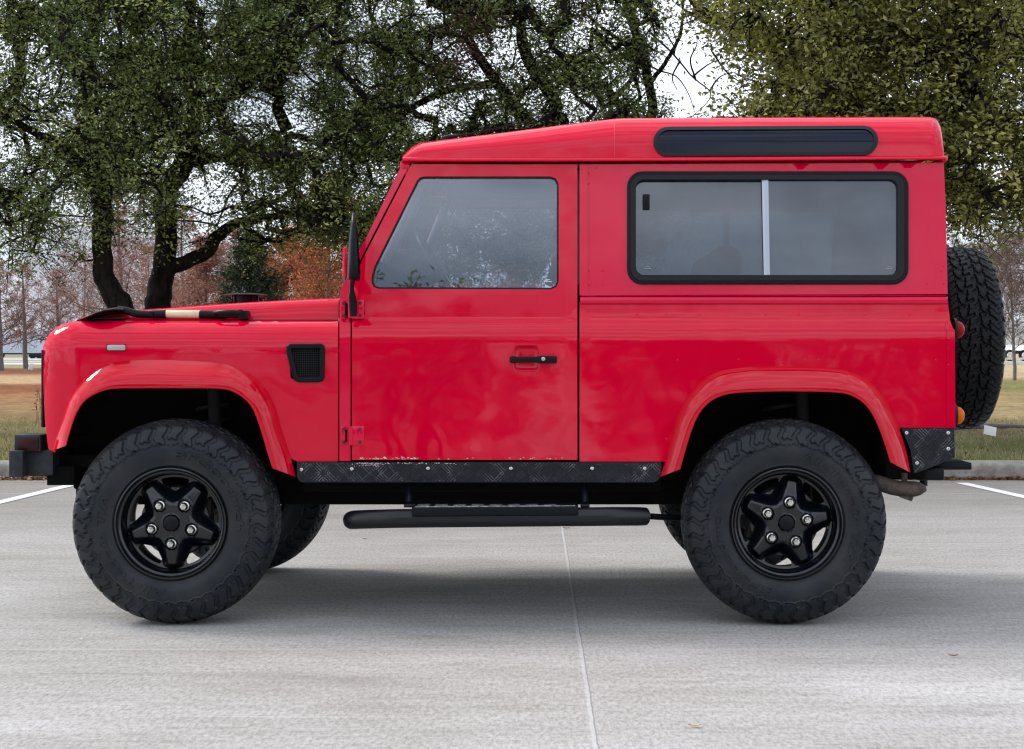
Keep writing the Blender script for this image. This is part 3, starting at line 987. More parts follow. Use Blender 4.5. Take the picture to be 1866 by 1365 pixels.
# step and hitch at the back
hb = MB().box((P(1728, 848, 0.25)[0], YM - 0.15, P(0, 848, 0.25)[2]), (0.16, 0.95, 0.028), 0.004)
hb.tube([(P(1685, 0, 0.35)[0], YM - 0.45, P(0, 850, 0.35)[2]), (P(1685, 0, 0.35)[0], YM - 0.45, P(0, 886, 0.35)[2])], 0.016, 10)
hb.box((P(1690, 0, 0.35)[0], YM - 0.45, P(0, 862, 0.35)[2]), (0.07, 0.08, 0.035), 0.006)
hb.box((P(1672, 0, 0.35)[0], YM - 0.45, P(0, 858, 0.3)[2]), (0.11, 0.5, 0.05), 0.008)
cpart(hb.build('rear_step', PLASTIC, None))
ex = MB()
pts = [P(1560, 872, 0.10), P(1600, 880, 0.09), P(1630, 889, 0.08), P(1660, 891, 0.06), P(1688, 890, 0.05)]
ex.tube([tuple(q) for q in resample(pts, 14)], [0.030] * 11 + [0.030, 0.024, 0.010], 16, cap=False)
ex.box(P(1652, 903, 0.07), (0.05, 0.03, 0.03), 0.004, Matrix.Rotation(R(20), 3, 'Y'))
ex.tube([P(1648, 862, 0.09), P(1648, 905, 0.08)], 0.012, 8)
cpart(ex.build('exhaust_pipe', RUST, None))

# --- inside and under the body
ch = MB()
def bz(py, off): return P(0, py, off)[2]
x_front, x_rear = P(130, 0, 0.3)[0], P(1590, 0, 0.3)[0]
ch.box(((x_front + x_rear) / 2, YM, 0.60), (x_rear - x_front, 1.0, 0.22), 0.01)     # central mass
ch.box((P(880, 0, 0.2)[0], YM, 0.565), (1.40, 1.36, 0.14), 0.01)                  # under the cab
for s_ in (1, -1):
    ch.box(((x_front + x_rear) / 2, YM - 0.42 * s_, 0.50), (x_rear - x_front, 0.09, 0.15), 0.01)
cpart(ch.build('chassis', WELL, None))
en = MB()
en.box((P(350, 0, 0.3)[0], YM, 0.88), (1.05, 0.98, 0.42), 0.02)
en.box((P(350, 0, 0.3)[0], YM, 1.045), (1.04, 1.44, 0.08), 0.01)
cpart(en.build('engine_bay', WELL, None))
fl = MB()
fl.box((P(870, 0, 0.2)[0], YM, 0.70), (0.95, 1.50, 0.12), 0.01)
fl.box((P(1420, 0, 0.2)[0], YM, 0.80), (1.32, 0.98, 0.36), 0.01)
fl.box((P(1420, 0, 0.2)[0], YM, 0.965), (1.32, 1.52, 0.05), 0.01)
fl.box((P(1700, 0, 0.2)[0], YM, 0.78), (0.10, 1.50, 0.30), 0.01)
fl.box((P(1640, 0, 0.2)[0], YM, P(0, 833, 0.2)[2]), (0.16, 1.46, 0.16), 0.01)
fl.box((P(1130, 0, 0.2)[0], YM, 0.80), (0.22, 1.50, 0.30), 0.01)
fl.box((P(575, 0, 0.2)[0], YM, 0.80), (0.12, 1.50, 0.42), 0.01)
cpart(fl.build('floor_pan', WELL, None))
for X in (-1.4517, 0.8877):
    ax = MB().tube([(X, YM - 0.70, 0.39), (X, YM + 0.70, 0.39)], 0.045, 14)
    ax.ball((X, YM + (0.25 if X < 0 else -0.05), 0.39), 0.13, 16)
    cpart(ax.build('axle', CHASSIS, None, 50))
    for s_ in (1, -1):
        sp = MB()
        pts = []
        for k in range(90):
            a = k * 2 * PI / 15
            pts.append((X + 0.065 * math.cos(a) + (0.09 if X < 0 else 0.02), YM - 0.50 * s_ + 0.065 * math.sin(a), 0.48 + 0.36 * k / 90))
        sp.tube(pts, 0.009, 6)
        sp.tube([(X + 0.12, YM - 0.56 * s_, 0.42), (X + 0.10, YM - 0.56 * s_, 0.92)], 0.026, 10)
        cpart(sp.build('coil_spring', CHASSIS, None, 50))
# brake parts show behind the rims

# cabin
db = MB().box((P(700, 0, 0.5)[0], YM, P(0, 500, 0.5)[2]), (0.26, 1.36, 0.16), 0.04)
db.box((P(735, 0, 0.5)[0], YM - 0.36, P(0, 478, 0.5)[2]), (0.20, 0.38, 0.09), 0.03)
cpart(db.build('dashboard', SEAT, None))
sw = MB()
cS = Vector(P(800, 500, 0.42)); 
ringp = []
rot = Matrix.Rotation(R(-28), 3, 'Y')
for k in range(33):
    a = 2 * PI * k / 32
    ringp.append(cS + rot @ Vector((0, 0.19 * math.cos(a), 0.19 * math.sin(a))))
sw.tube(ringp, 0.013, 10, cap=False)
for a in (90, 210, 330):
    sw.tube([cS, cS + rot @ Vector((0, 0.19 * math.cos(R(a)), 0.19 * math.sin(R(a))))], 0.010, 8)
sw.tube([cS, cS + Vector((-0.28, 0, -0.16))], 0.022, 10)
cpart(sw.build('steering_wheel', PLASTIC, None, 60))
for s_ in (1, -1):
    yy = YM - 0.36 * s_
    se = MB()
    se.box((P(960, 0, 0.4)[0], yy, 0.98), (0.46, 0.46, 0.14), 0.05, None, 3)
    se.box((P(1035, 0, 0.4)[0], yy, 1.26), (0.13, 0.44, 0.58), 0.05, Matrix.Rotation(R(10), 3, 'Y'), 3)
    seat = cpart(se.build('front_seat', SEAT, None, 50))
    he = MB().box((P(1052, 0, 0.4)[0], yy, 1.66), (0.10, 0.26, 0.18), 0.04, Matrix.Rotation(R(6), 3, 'Y'), 3)
    he.tube([(P(1048, 0, 0.4)[0], yy - 0.06, 1.5), (P(1050, 0, 0.4)[0], yy - 0.06, 1.62)], 0.006, 6)
    sub(he.build('headrest', SEAT, None, 50), seat)
bl = MB().tube([P(1040, 315, 0.2), P(1042, 400, 0.16), P(1000, 520, 0.2)], 0.02, 6)
cpart(bl.build('seat_belt', SEAT, None))
rs = MB().box((P(1300, 0, 0.6)[0], YM, 1.22), (0.12, 1.1, 0.50), 0.05, Matrix.Rotation(R(8), 3, 'Y'), 3)
rs.box((P(1230, 0, 0.6)[0], YM, 1.04), (0.44, 1.1, 0.12), 0.05, None, 3)
cpart(rs.build('rear_seat', SEAT, None, 50))
rb = MB()
for s_ in (1, -1):
    rb.tube([P(775, 318, 0.17, s_), P(740, 400, 0.15, s_), P(700, 480, 0.14, s_)], 0.020, 8)
rb.tube([P(1050, 316, 0.17), P(1050, 520, 0.12)], 0.03, 8)
rb.tube([P(1050, 316, 0.17, -1), P(1050, 520, 0.12, -1)], 0.03, 8)
cpart(rb.build('cabin_pillar', LINER, None, 60))
vs_ = MB().box((P(790, 0, 0.45)[0], YM - 0.36, P(0, 335, 0.45)[2]), (0.16, 0.42, 0.02), 0.008, Matrix.Rotation(R(-25), 3, 'Y'))
vs_.box((P(770, 0, 0.8)[0], YM, P(0, 350, 0.8)[2]), (0.03, 0.24, 0.07), 0.012)
cpart(vs_.build('sun_visor', SEAT, None))
# windscreen, leaning back with the pillars
a = P(626, 530, 0.09); b = P(736, 300, 0.11)
ws = MB()
dx, dz = b[0] - a[0], b[2] - a[2]
def wp(t, y): return (a[0] + dx * t + 0.012, y, a[2] + dz * t)
yn, yf = YB + 0.12, 2 * YM - YB - 0.12
ws.add([wp(0.06, yn), wp(0.06, yf), wp(0.96, yf), wp(0.96, yn)], [(0, 1, 2, 3)])
scr = cpart(ws.build('windscreen', GLASS, None, 0))
wf = MB()
for t in (0.0, 0.97):
    q0 = Vector(wp(t, YM))
    wf.box(q0, (0.04, 1.44, 0.06), 0.01)
wf.box(Vector(wp(0.5, YM)), (0.02, 0.03, 0.50), 0.004, Matrix.Rotation(math.atan2(dx, dz), 3, 'Y'))
sub(wf.build('screen_frame', PAINT_UP, None), scr)
sc2 = MB().box((P(616, 0, 0.3)[0], YM, P(0, 560, 0.3)[2]), (0.06, 1.30, 0.06), 0.012)
cpart(sc2.build('scuttle', PAINT, None))

# air intake cap that stands on the far side of the bonnet
ic = MB()
YC_ = 7.35
def Q(px, py, Y): return ((px - CX) * Y / F, Y, CH + (CY - py) * Y / F)
cc = Q(447, 0, YC_)
z0 = Q(0, 537, YC_)[2]
ic.lathe([(0.0005, 0.008), (0.04, 0.007), (0.092, 0.002), (0.097, -0.002), (0.09, -0.005), (0.052, -0.004), (0.050, -0.06)], (cc[0], YC_, z0), 32, 'Z')
ic.lathe([(0.0005, 0.036), (0.012, 0.036), (0.014, 0.02)], (cc[0], YC_, z0), 12, 'Z')
for k in range(8):
    t = k * PI / 4
    ic.box((cc[0] + 0.055 * math.cos(t), YC_ + 0.055 * math.sin(t), z0 - 0.03), (0.006, 0.006, 0.06))
ic.box((cc[0] - 0.105, YC_, z0 - 0.052), (0.03, 0.03, 0.02), 0.004)
ic.box((cc[0] + 0.13, YC_, z0 - 0.048), (0.025, 0.03, 0.02), 0.004)
cpart(ic.build('air_intake_cap', PLASTIC, None, 50))

# ------------------------------------------------------------------ wheels
TR = 0.393
prof = [(0.206, 0.030), (0.207, 0.012), (0.213, 0.003), (0.222, -0.002), (0.236, -0.007), (0.252, -0.0115), (0.270, -0.0135), (0.288, -0.013), (0.304, -0.010),
        (0.318, -0.006), (0.332, 0.000), (0.345, 0.0055), (0.357, 0.011), (0.368, 0.018), (0.377, 0.027), (0.384, 0.040), (0.3885, 0.060), (0.391, 0.085), (0.3925, 0.11), (0.393, 0.13)]
TW = 0.26
full = prof + [(r_, TW - y) for r_, y in reversed(prof[:-1])]
fp = np.array(full)
arc = np.concatenate([[0], np.cumsum(np.linalg.norm(np.diff(fp, axis=0), axis=1))])
mid = arc[-1] / 2
NS = 132
# denser rows on shoulder and tread
sa = np.concatenate([np.linspace(0, 0.105, 16, endpoint=False), np.linspace(0.105, mid, 50)])
sa = np.concatenate([sa, (2 * mid - sa)[::-1][1:]])
pr_r = np.interp(sa, arc, fp[:, 0]); pr_y = np.interp(sa, arc, fp[:, 1])
d_r = np.gradient(pr_r, sa); d_y = np.gradient(pr_y, sa)
nl = np.hypot(d_r, d_y)
n_r, n_y = -d_y / nl * -1, d_r / nl * -1      # outward
# make sure the normal points outwards
if n_r[len(n_r) // 2] < 0: n_r, n_y = -n_r, -n_y
NT = 38
TH = 38 * 26
th = np.arange(TH) / TH * 2 * PI
S, T_ = np.meshgrid(sa, th, indexing='ij')
RR = np.interp(S, arc, fp[:, 0]); YY = np.interp(S, arc, fp[:, 1])
u = np.abs(S - mid)                      # distance from the tread centre
sgn = np.where(S < mid, 1.0, -1.0)
cyc = T_ * NT / (2 * PI) + np.where(S < mid, 0.0, 0.5)
def fr_(x): return x - np.floor(x)
def tri_(x): return np.abs(fr_(x) - 0.5) * 2
def sst(x, a, b):
    t = np.clip((x - a) / (b - a), 0, 1); return t * t * (3 - 2 * t)
ed_sh = 0.072                             # half width where shoulder blocks start
ln_sh = 0.150                             # where they end on the sidewall
# shoulder lugs
even = (np.floor(cyc) % 2 == 0)
warp = 0.34 * tri_((u - 0.07) / 0.062)
ph = fr_(cyc + warp)
gw = 0.15 + 0.04 * sst(u, 0.11, 0.15)
groove = 1 - sst(np.minimum(ph, 1 - ph), gw * 0.80, gw * 1.10)
even2 = (np.floor(cyc + warp) % 2 == 0)
endr = np.where(even2, 0.300, 0.316) + 0.008 * tri_(cyc * 2 + warp)
lug = (1 - groove) * sst(RR, endr - 0.0015, endr + 0.0015)
h_sh = lug * (0.0085 + 0.0085 * sst(u, 0.10, 0.135))
sipe = 1 - sst(np.abs(fr_((cyc + warp * 1.3) * 1.0 + 0.02) - 0.52), 0.015, 0.045)
h_sh -= 0.0050 * sipe * lug * (RR > 0.325)
step_ = sst(np.abs(u - 0.112), 0.0, 0.004)
h_sh -= 0.0050 * (1 - step_) * lug
h_sh -= 0.0035 * (1 - sst(np.abs(RR - 0.340 - 0.006 * tri_(cyc)), 0.001, 0.004)) * lug
# fine raised ring with teeth under the lugs
h_sh += 0.0045 * (1 - sst(np.abs(RR - (0.296 + 0.007 * tri_(cyc))), 0.0010, 0.0035))
h_sh += 0.0022 * (1 - sst(np.abs(RR - 0.2215), 0.001, 0.0025)) * (u > 0.1)
# centre blocks
row1 = 0.024 + 0.006 * (tri_(cyc * 1.0) - 0.5)
g1 = 1 - sst(np.abs(u - row1), 0.0022, 0.0042)
row2 = 0.062 + 0.009 * (tri_(cyc + 0.3) - 0.5)
g2 = 1 - sst(np.abs(u - row2), 0.0025, 0.0045)
c1 = fr_(cyc + 0.35 * (u / 0.024) * sgn * 0.6)
cg1 = (1 - sst(np.minimum(c1, 1 - c1), 0.07, 0.13)) * (u < row1)
c2 = fr_(cyc + 0.5 + 0.35 * tri_((u - 0.024) / 0.038))
cg2 = (1 - sst(np.minimum(c2, 1 - c2), 0.07, 0.14)) * ((u >= row1) & (u < row2))
s2 = (1 - sst(np.abs(fr_(cyc * 2 + 0.3 * tri_(u / 0.02)) - 0.5), 0.05, 0.12)) * 0.25
gt = np.clip(np.maximum.reduce([g1, g2, cg1, cg2]), 0, 1)
h_ct = 0.0085 * (1 - np.clip(gt + s2, 0, 1))
H = np.where(u < row2, h_ct, np.minimum(h_sh, 0.0085 * (1 - g2)))
H = np.where(u < row2, H, H) - np.where(u < 0.10, 0.0085, 0.0085 * (1 - sst(u, 0.10, 0.13)))
H[0] = 0
H[-1] = 0
nr = n_r[:, None]; ny = n_y[:, None]
RR2 = pr_r[:, None] + nr * H; YY2 = pr_y[:, None] + ny * H
VX = RR2 * np.cos(T_); VZ = RR2 * np.sin(T_)
VX[...] = RR2 * np.cos(T_)
n_s = len(sa)
V = np.stack([VX, YY2, VZ], -1).reshape(-1, 3)
ii, jj = np.meshgrid(np.arange(n_s - 1), np.arange(TH), indexing='ij')
j2 = (jj + 1) % TH
FQ = np.stack([ii * TH + jj, ii * TH + j2, (ii + 1) * TH + j2, (ii + 1) * TH + jj], -1).reshape(-1, 4)

def np_mesh(name, V, FQ, tint=None, smooth=None):
    me = bpy.data.meshes.new(name)
    n, f, k = len(V), len(FQ), FQ.shape[1]
    me.vertices.add(n)
    me.vertices.foreach_set('co', np.ascontiguousarray(V, dtype=np.float32).ravel())
    me.loops.add(f * k)
    me.loops.foreach_set('vertex_index', np.ascontiguousarray(FQ, dtype=np.int32).ravel())
    me.polygons.add(f)
    me.polygons.foreach_set('loop_start', np.arange(0, f * k, k, dtype=np.int32))
    if tint is not None:
        a = me.attributes.new('tint', 'FLOAT', 'FACE')
        a.data.foreach_set('value', np.ascontiguousarray(tint, dtype=np.float32))
    me.update(calc_edges=True)
    me.validate()
    if smooth:
        me.shade_smooth()
        me.set_sharp_from_angle(angle=R(smooth))
    return me

def text_mesh(s, size, extrude, spacing=1.0):
    cu = bpy.data.curves.new('txt', 'FONT')
    cu.body = s
    cu.size = size
    cu.extrude = extrude
    cu.resolution_u = 3
    cu.space_character = spacing
    cu.fill_mode = 'BOTH'
    cu.offset = size * 0.012
    o = bpy.data.objects.new('txt', cu)
    C.objects.link(o)
    dg = bpy.context.evaluated_depsgraph_get()
    me = bpy.data.meshes.new_from_object(o.evaluated_get(dg))
    bpy.data.objects.remove(o)
    vs = np.array([v.co[:] for v in me.vertices])
    fs = [tuple(p.vertices) for p in me.polygons]
    bpy.data.meshes.remove(me)
    return vs, fs

tyre_me = np_mesh('tyre', V, FQ)
bm = bmesh.new()
bm.from_mesh(tyre_me)
for s_, a0, spn in (('BFGoodrich', 88, 92), ('All-Terrain T/A', 268, 112)):
    vs, fs = text_mesh(s_, 0.046, 0.0045)
    x0, x1 = vs[:, 0].min(), vs[:, 0].max()
    ang = R(a0) - (vs[:, 0] - x0) / (x1 - x0) * R(spn)
    sh_ = (vs[:, 1]) * 0.95 + 0.249
    ang -= (vs[:, 1]) * 0.9          # italic slant
    yy = np.interp(sh_, pr_r[:30], pr_y[:30]) - 0.0002 - vs[:, 2]
    bv = [bm.verts.new((r_ * math.cos(t), y, r_ * math.sin(t))) for r_, t, y in zip(sh_, ang, yy)]
    for f in fs:
        try: bm.faces.new([bv[i] for i in f])
        except ValueError: pass
bmesh.ops.recalc_face_normals(bm, faces=bm.faces[:])
bm.to_mesh(tyre_me)
bm.free()
tyre_me.shade_smooth()
tyre_me.set_sharp_from_angle(angle=R(24))
tyre_me.materials.append(TYRE)

# rim: barrel + star disc
rb_ = MB()
rb_.lathe([(0.2055, 0.012), (0.2125, 0.004), (0.214, -0.003), (0.2115, -0.009), (0.2065, -0.010), (0.2035, -0.006), (0.2020, 0.004), (0.1965, 0.0095), (0.1925, 0.011), (0.1895, 0.018), (0.187, 0.040), (0.183, 0.060), (0.180, 0.075), (0.178, 0.16), (0.185, 0.21), (0.205, 0.235), (0.209, 0.245)], n=96)
SPK = [270 + 72 * k for k in range(5)]
def disc_h(x, y):
    r_ = math.hypot(x, y)
    best = 0
    for a in SPK:
        ca, sa_ = math.cos(R(a)), math.sin(R(a))
        al = x * ca + y * sa_
        pe = abs(-x * sa_ + y * ca)
        if al > 0:
            wdt = interp(al, [0.04, 0.075, 0.105, 0.14, 0.165, 0.176, 0.19], [0.074, 0.068, 0.054, 0.041, 0.035, 0.023, 0.007])
            s__ = pe / wdt
            rs_ = 1 - min(1, max(0, (s__ - 0.30) / 1.0))
            rs_ = rs_ * rs_ * (3 - 2 * rs_)
            rs_ *= 1 - min(1, max(0, (al - 0.158) / 0.020)) ** 1.5
            best = max(best, rs_)
    hub = 1 - min(1, max(0, (r_ - 0.060) / 0.038))
    hub = hub * hub * (3 - 2 * hub)
    best = 1 - (1 - best) * (1 - hub)
    low = 0.074 - 0.012 * max(0, (r_ - 0.15) / 0.03)
    high = 0.016 + 0.018 * max(0, (r_ - 0.07) / 0.10) ** 1.3
    d = low + (high - low) * best
    for a in SPK:
        nx_, ny_ = 0.0795 * math.cos(R(a)), 0.0795 * math.sin(R(a))
        q = math.hypot(x - nx_, y - ny_)
        d += 0.011 * (1 - min(1, max(0, (q - 0.0205) / 0.004)))
        d -= 0.0018 * max(0, 1 - abs(q - 0.0265) / 0.003)
    d += 0.006 * (1 - min(1, max(0, (r_ - 0.028) / 0.003)))
    d -= 0.003 * max(0, 1 - abs(r_ - 0.034) / 0.004)
    return d
outl = [(0.1805 * math.cos(R(a)), 0.1805 * math.sin(R(a))) for a in range(0, 360, 4)]
hls = []
for a in SPK:
    m_ = a + 36
    pts = []
    for da in np.linspace(-17, 17, 9): pts.append((0.1715, m_ + da))
    pts += [(0.165, m_ + 19), (0.152, m_ + 18), (0.140, m_ + 13)]
    for da in np.linspace(10, -10, 4): pts.append((0.131, m_ + da * .8))
    pts += [(0.140, m_ - 13), (0.152, m_ - 18), (0.165, m_ - 19)]
    hls.append([(r_ * math.cos(R(t)), r_ * math.sin(R(t))) for r_, t in pts])
panel(outl, hls, disc_h, 0.010, 1, 0.0042, 0.0042, mapf=lambda x, y, o_: (x, o_, y), mb=rb_)
rim_o = rb_.build('rim', RIMM, None, 42)
rim_me = rim_o.data
bpy.data.objects.remove(rim_o)
hc = MB().lathe([(0.0295, 0.020), (0.0295, -0.002), (0.0275, -0.006), (0.0255, -0.007), (0.018, -0.0095), (0.0005, -0.0105)], n=32)
hc_o = hc.build('hub_cap', PLASTIC, None, 40); hub_me = hc_o.data; bpy.data.objects.remove(hc_o)
ln = MB().lathe([(0.0150, 0.026), (0.0150, 0.006), (0.0145, -0.004), (0.0120, -0.0085), (0.007, -0.0095), (0.0005, -0.0098)], n=6)
ln.lathe([(0.0185, 0.026), (0.0185, 0.015), (0.0150, 0.012)], n=24)
lo_ = ln.build('lug_nut', CHROME, None, 30); lug_me = lo_.data; bpy.data.objects.remove(lo_)
bk = MB().lathe([(0.0005, 0.105), (0.075, 0.105), (0.080, 0.11), (0.135, 0.118), (0.138, 0.135), (0.0005, 0.14)], n=40)
bk.box((0.10, 0.125, 0.02), (0.07, 0.06, 0.14), 0.01)
bo_ = bk.build('brake_disc', CHASSIS, None, 40); brk_me = bo_.data; bpy.data.objects.remove(bo_)

def wheel(X, side, spin, label):
    e = empty('wheel')
    e.parent = car
    yw = 6.33
    e.location = (X, (yw if side > 0 else 2 * YM - yw) - YM, 0.3915)
    if side > 0:
        e.rotation_euler = (0, R(-spin), 0)
    else:
        e.rotation_euler = (0, R(spin), PI)
    e['label'] = label
    link('tyre', tyre_me, None, e)
    link('rim', rim_me, None, e)
    link('hub_cap', hub_me, None, e).location = (0, 0.010, 0)
    link('brake_disc', brk_me, None, e)
    for a in SPK:
        link('lug_nut', lug_me, None, e).location = (0.0795 * math.cos(R(a)), 0.004, 0.0795 * math.sin(R(a)))
    return e
wheel(-1.4517, 1, -1, 'front wheel on the near side, black star rim')
wheel(0.8877, 1, 171, 'rear wheel on the near side, black star rim')
wheel(-1.4517, -1, 30, 'front wheel on the far side, in shade under the car')
wheel(0.8877, -1, 75, 'rear wheel on the far side, in shade under the car')
sp = empty('spare_wheel')
sp.parent = car
sp.location = (1.848 , -0.02, 1.10)
sp.rotation_euler = (0, 0, R(90))
sp['label'] = 'spare wheel on the back door'
tyre2 = tyre_me.copy()
tyre2.materials.clear()
tyre2.materials.append(TYRE_BLACK)
link('tyre', tyre2, None, sp)
link('rim', rim_me, None, sp)
mt = MB().box((1.60, YM - 0.02, 1.10), (0.20, 0.20, 0.20), 0.02)
mo = cpart(mt.build('spare_mount', PLASTIC, None))

# ------------------------------------------------------------------ shovel on the bonnet
shv = empty('shovel', loc=Q(300, 574, 6.492))
tag(shv, 'black shovel with a cream band on its shaft lying on the red bonnet', 'shovel')
def shp(mb, name, m):
    o = mb.build(name, m, None, 50)
    o.parent = shv
    o.matrix_parent_inverse = Matrix.Translation(shv.location).inverted()
    return o
YS = 6.492
s1 = MB()
rows = []
for x, yc, th_, wd in ((148, 582, 1.0, 0.02), (165, 579, 3.5, 0.07), (185, 572, 6.5, 0.10), (203, 566.5, 7.0, 0.10), (216, 564, 6.5, 0.07), (228, 565, 6.5, 0.025)):
    row = []
    for k in range(13):
        a_ = 2 * PI * k / 12
        c = Q(x, yc - th_ * 0.5 * math.sin(a_) * 1.3, YS)
        row.append((c[0], YS + wd * math.cos(a_), c[2]))
    rows.append(row)
s1.grid(rows)
shp(s1, 'blade', PLASTIC)
s2_ = MB()
pts = resample([Q(214, 564, YS), Q(232, 567, YS), Q(250, 572, YS), Q(275, 573, YS), Q(303, 572.5, YS)], 16)
s2_.tube([tuple(q) for q in pts], [0.015] * 11 + [0.017] * 5, 14)
s2_.tube([Q(364, 573, YS), Q(385, 573.5, YS), Q(412, 574.5, YS)], [0.0165, 0.0165, 0.015], 14)
s2_.box(Q(277, 572, YS), (0.02, 0.05, 0.02), 0.003)
shp(s2_, 'shaft', PLASTIC)
s3 = MB().tube([Q(303, 572, YS), Q(304, 572, YS), Q(365, 572.5, YS), Q(366, 572.5, YS)], [0.0145, 0.0155, 0.0155, 0.0145], 16)
shp(s3, 'grip_band', CREAM)
s4 = MB()
s4.tube([Q(392, 571, YS), Q(402, 569, YS - 0.045), Q(425, 569, YS - 0.055), Q(440, 570, YS - 0.05)], [0.012, 0.011, 0.010, 0.010], 10)
s4.tube([Q(392, 571, YS), Q(402, 570, YS + 0.045), Q(425, 570, YS + 0.055), Q(440, 571, YS + 0.05)], [0.012, 0.011, 0.010, 0.010], 10)
s4.tube([Q(438, 570, YS - 0.055), Q(438, 571, YS + 0.055)], 0.013, 12)
s4.box(Q(420, 575, YS), (0.085, 0.03, 0.018), 0.004)
shp(s4, 'handle', PLASTIC)
s5 = MB().box(Q(445, 574, YS), (0.034, 0.075, 0.034), 0.004)
s5.box(Q(200, 580.5, YS), (0.12, 0.05, 0.008), 0.002)
cpart(s5.build('tool_bracket', PLASTIC, None))

# ------------------------------------------------------------------ ground
def nodes_of(name):
    m = bpy.data.materials.new(name); m.use_nodes = True
    return m, m.node_tree, m.node_tree.nodes['Principled BSDF']
def nmath(t, op, a, b=None, c=None, clamp=False):
    n = t.nodes.new('ShaderNodeMath'); n.operation = op; n.use_clamp = clamp
    for i, v in enumerate((a, b, c)):
        if v is None: continue
        if isinstance(v, (int, float)): n.inputs[i].default_value = v
        else: t.links.new(v, n.inputs[i])
    return n.outputs[0]
def nnoise(t, vec, scale, detail=5, rough=0.6, mscale=(1, 1, 1), rot=0.0):
    mp_ = t.nodes.new('ShaderNodeMapping'); mp_.inputs['Scale'].default_value = mscale
    mp_.inputs['Rotation'].default_value = (0, 0, rot)
    t.links.new(vec, mp_.inputs[0])
    n = t.nodes.new('ShaderNodeTexNoise'); n.inputs['Scale'].default_value = scale
    n.inputs['Detail'].default_value = detail; n.inputs['Roughness'].default_value = rough
    t.links.new(mp_.outputs[0], n.inputs['Vector'])
    return n.outputs['Fac']
def nramp(t, fac, stops):
    r = t.nodes.new('ShaderNodeValToRGB')
    e = r.color_ramp.elements
    while len(e) < len(stops): e.new(0.5)
    for i, (p_, c_) in enumerate(stops):
        e[i].position = p_
        e[i].color = (*c_, 1) if len(c_) == 3 else c_
    t.links.new(fac, r.inputs[0])
    return r.outputs[0]
def nmix(t, fac, a, b, mode='MIX'):
    n = t.nodes.new('ShaderNodeMix'); n.data_type = 'RGBA'; n.blend_type = mode
    for i, v in ((0, fac), (6, a), (7, b)):
        if isinstance(v, (int, float)): n.inputs[i].default_value = v
        elif isinstance(v, tuple): n.inputs[i].default_value = (*v, 1)
        else: t.links.new(v, n.inputs[i])
    return n.outputs[2]

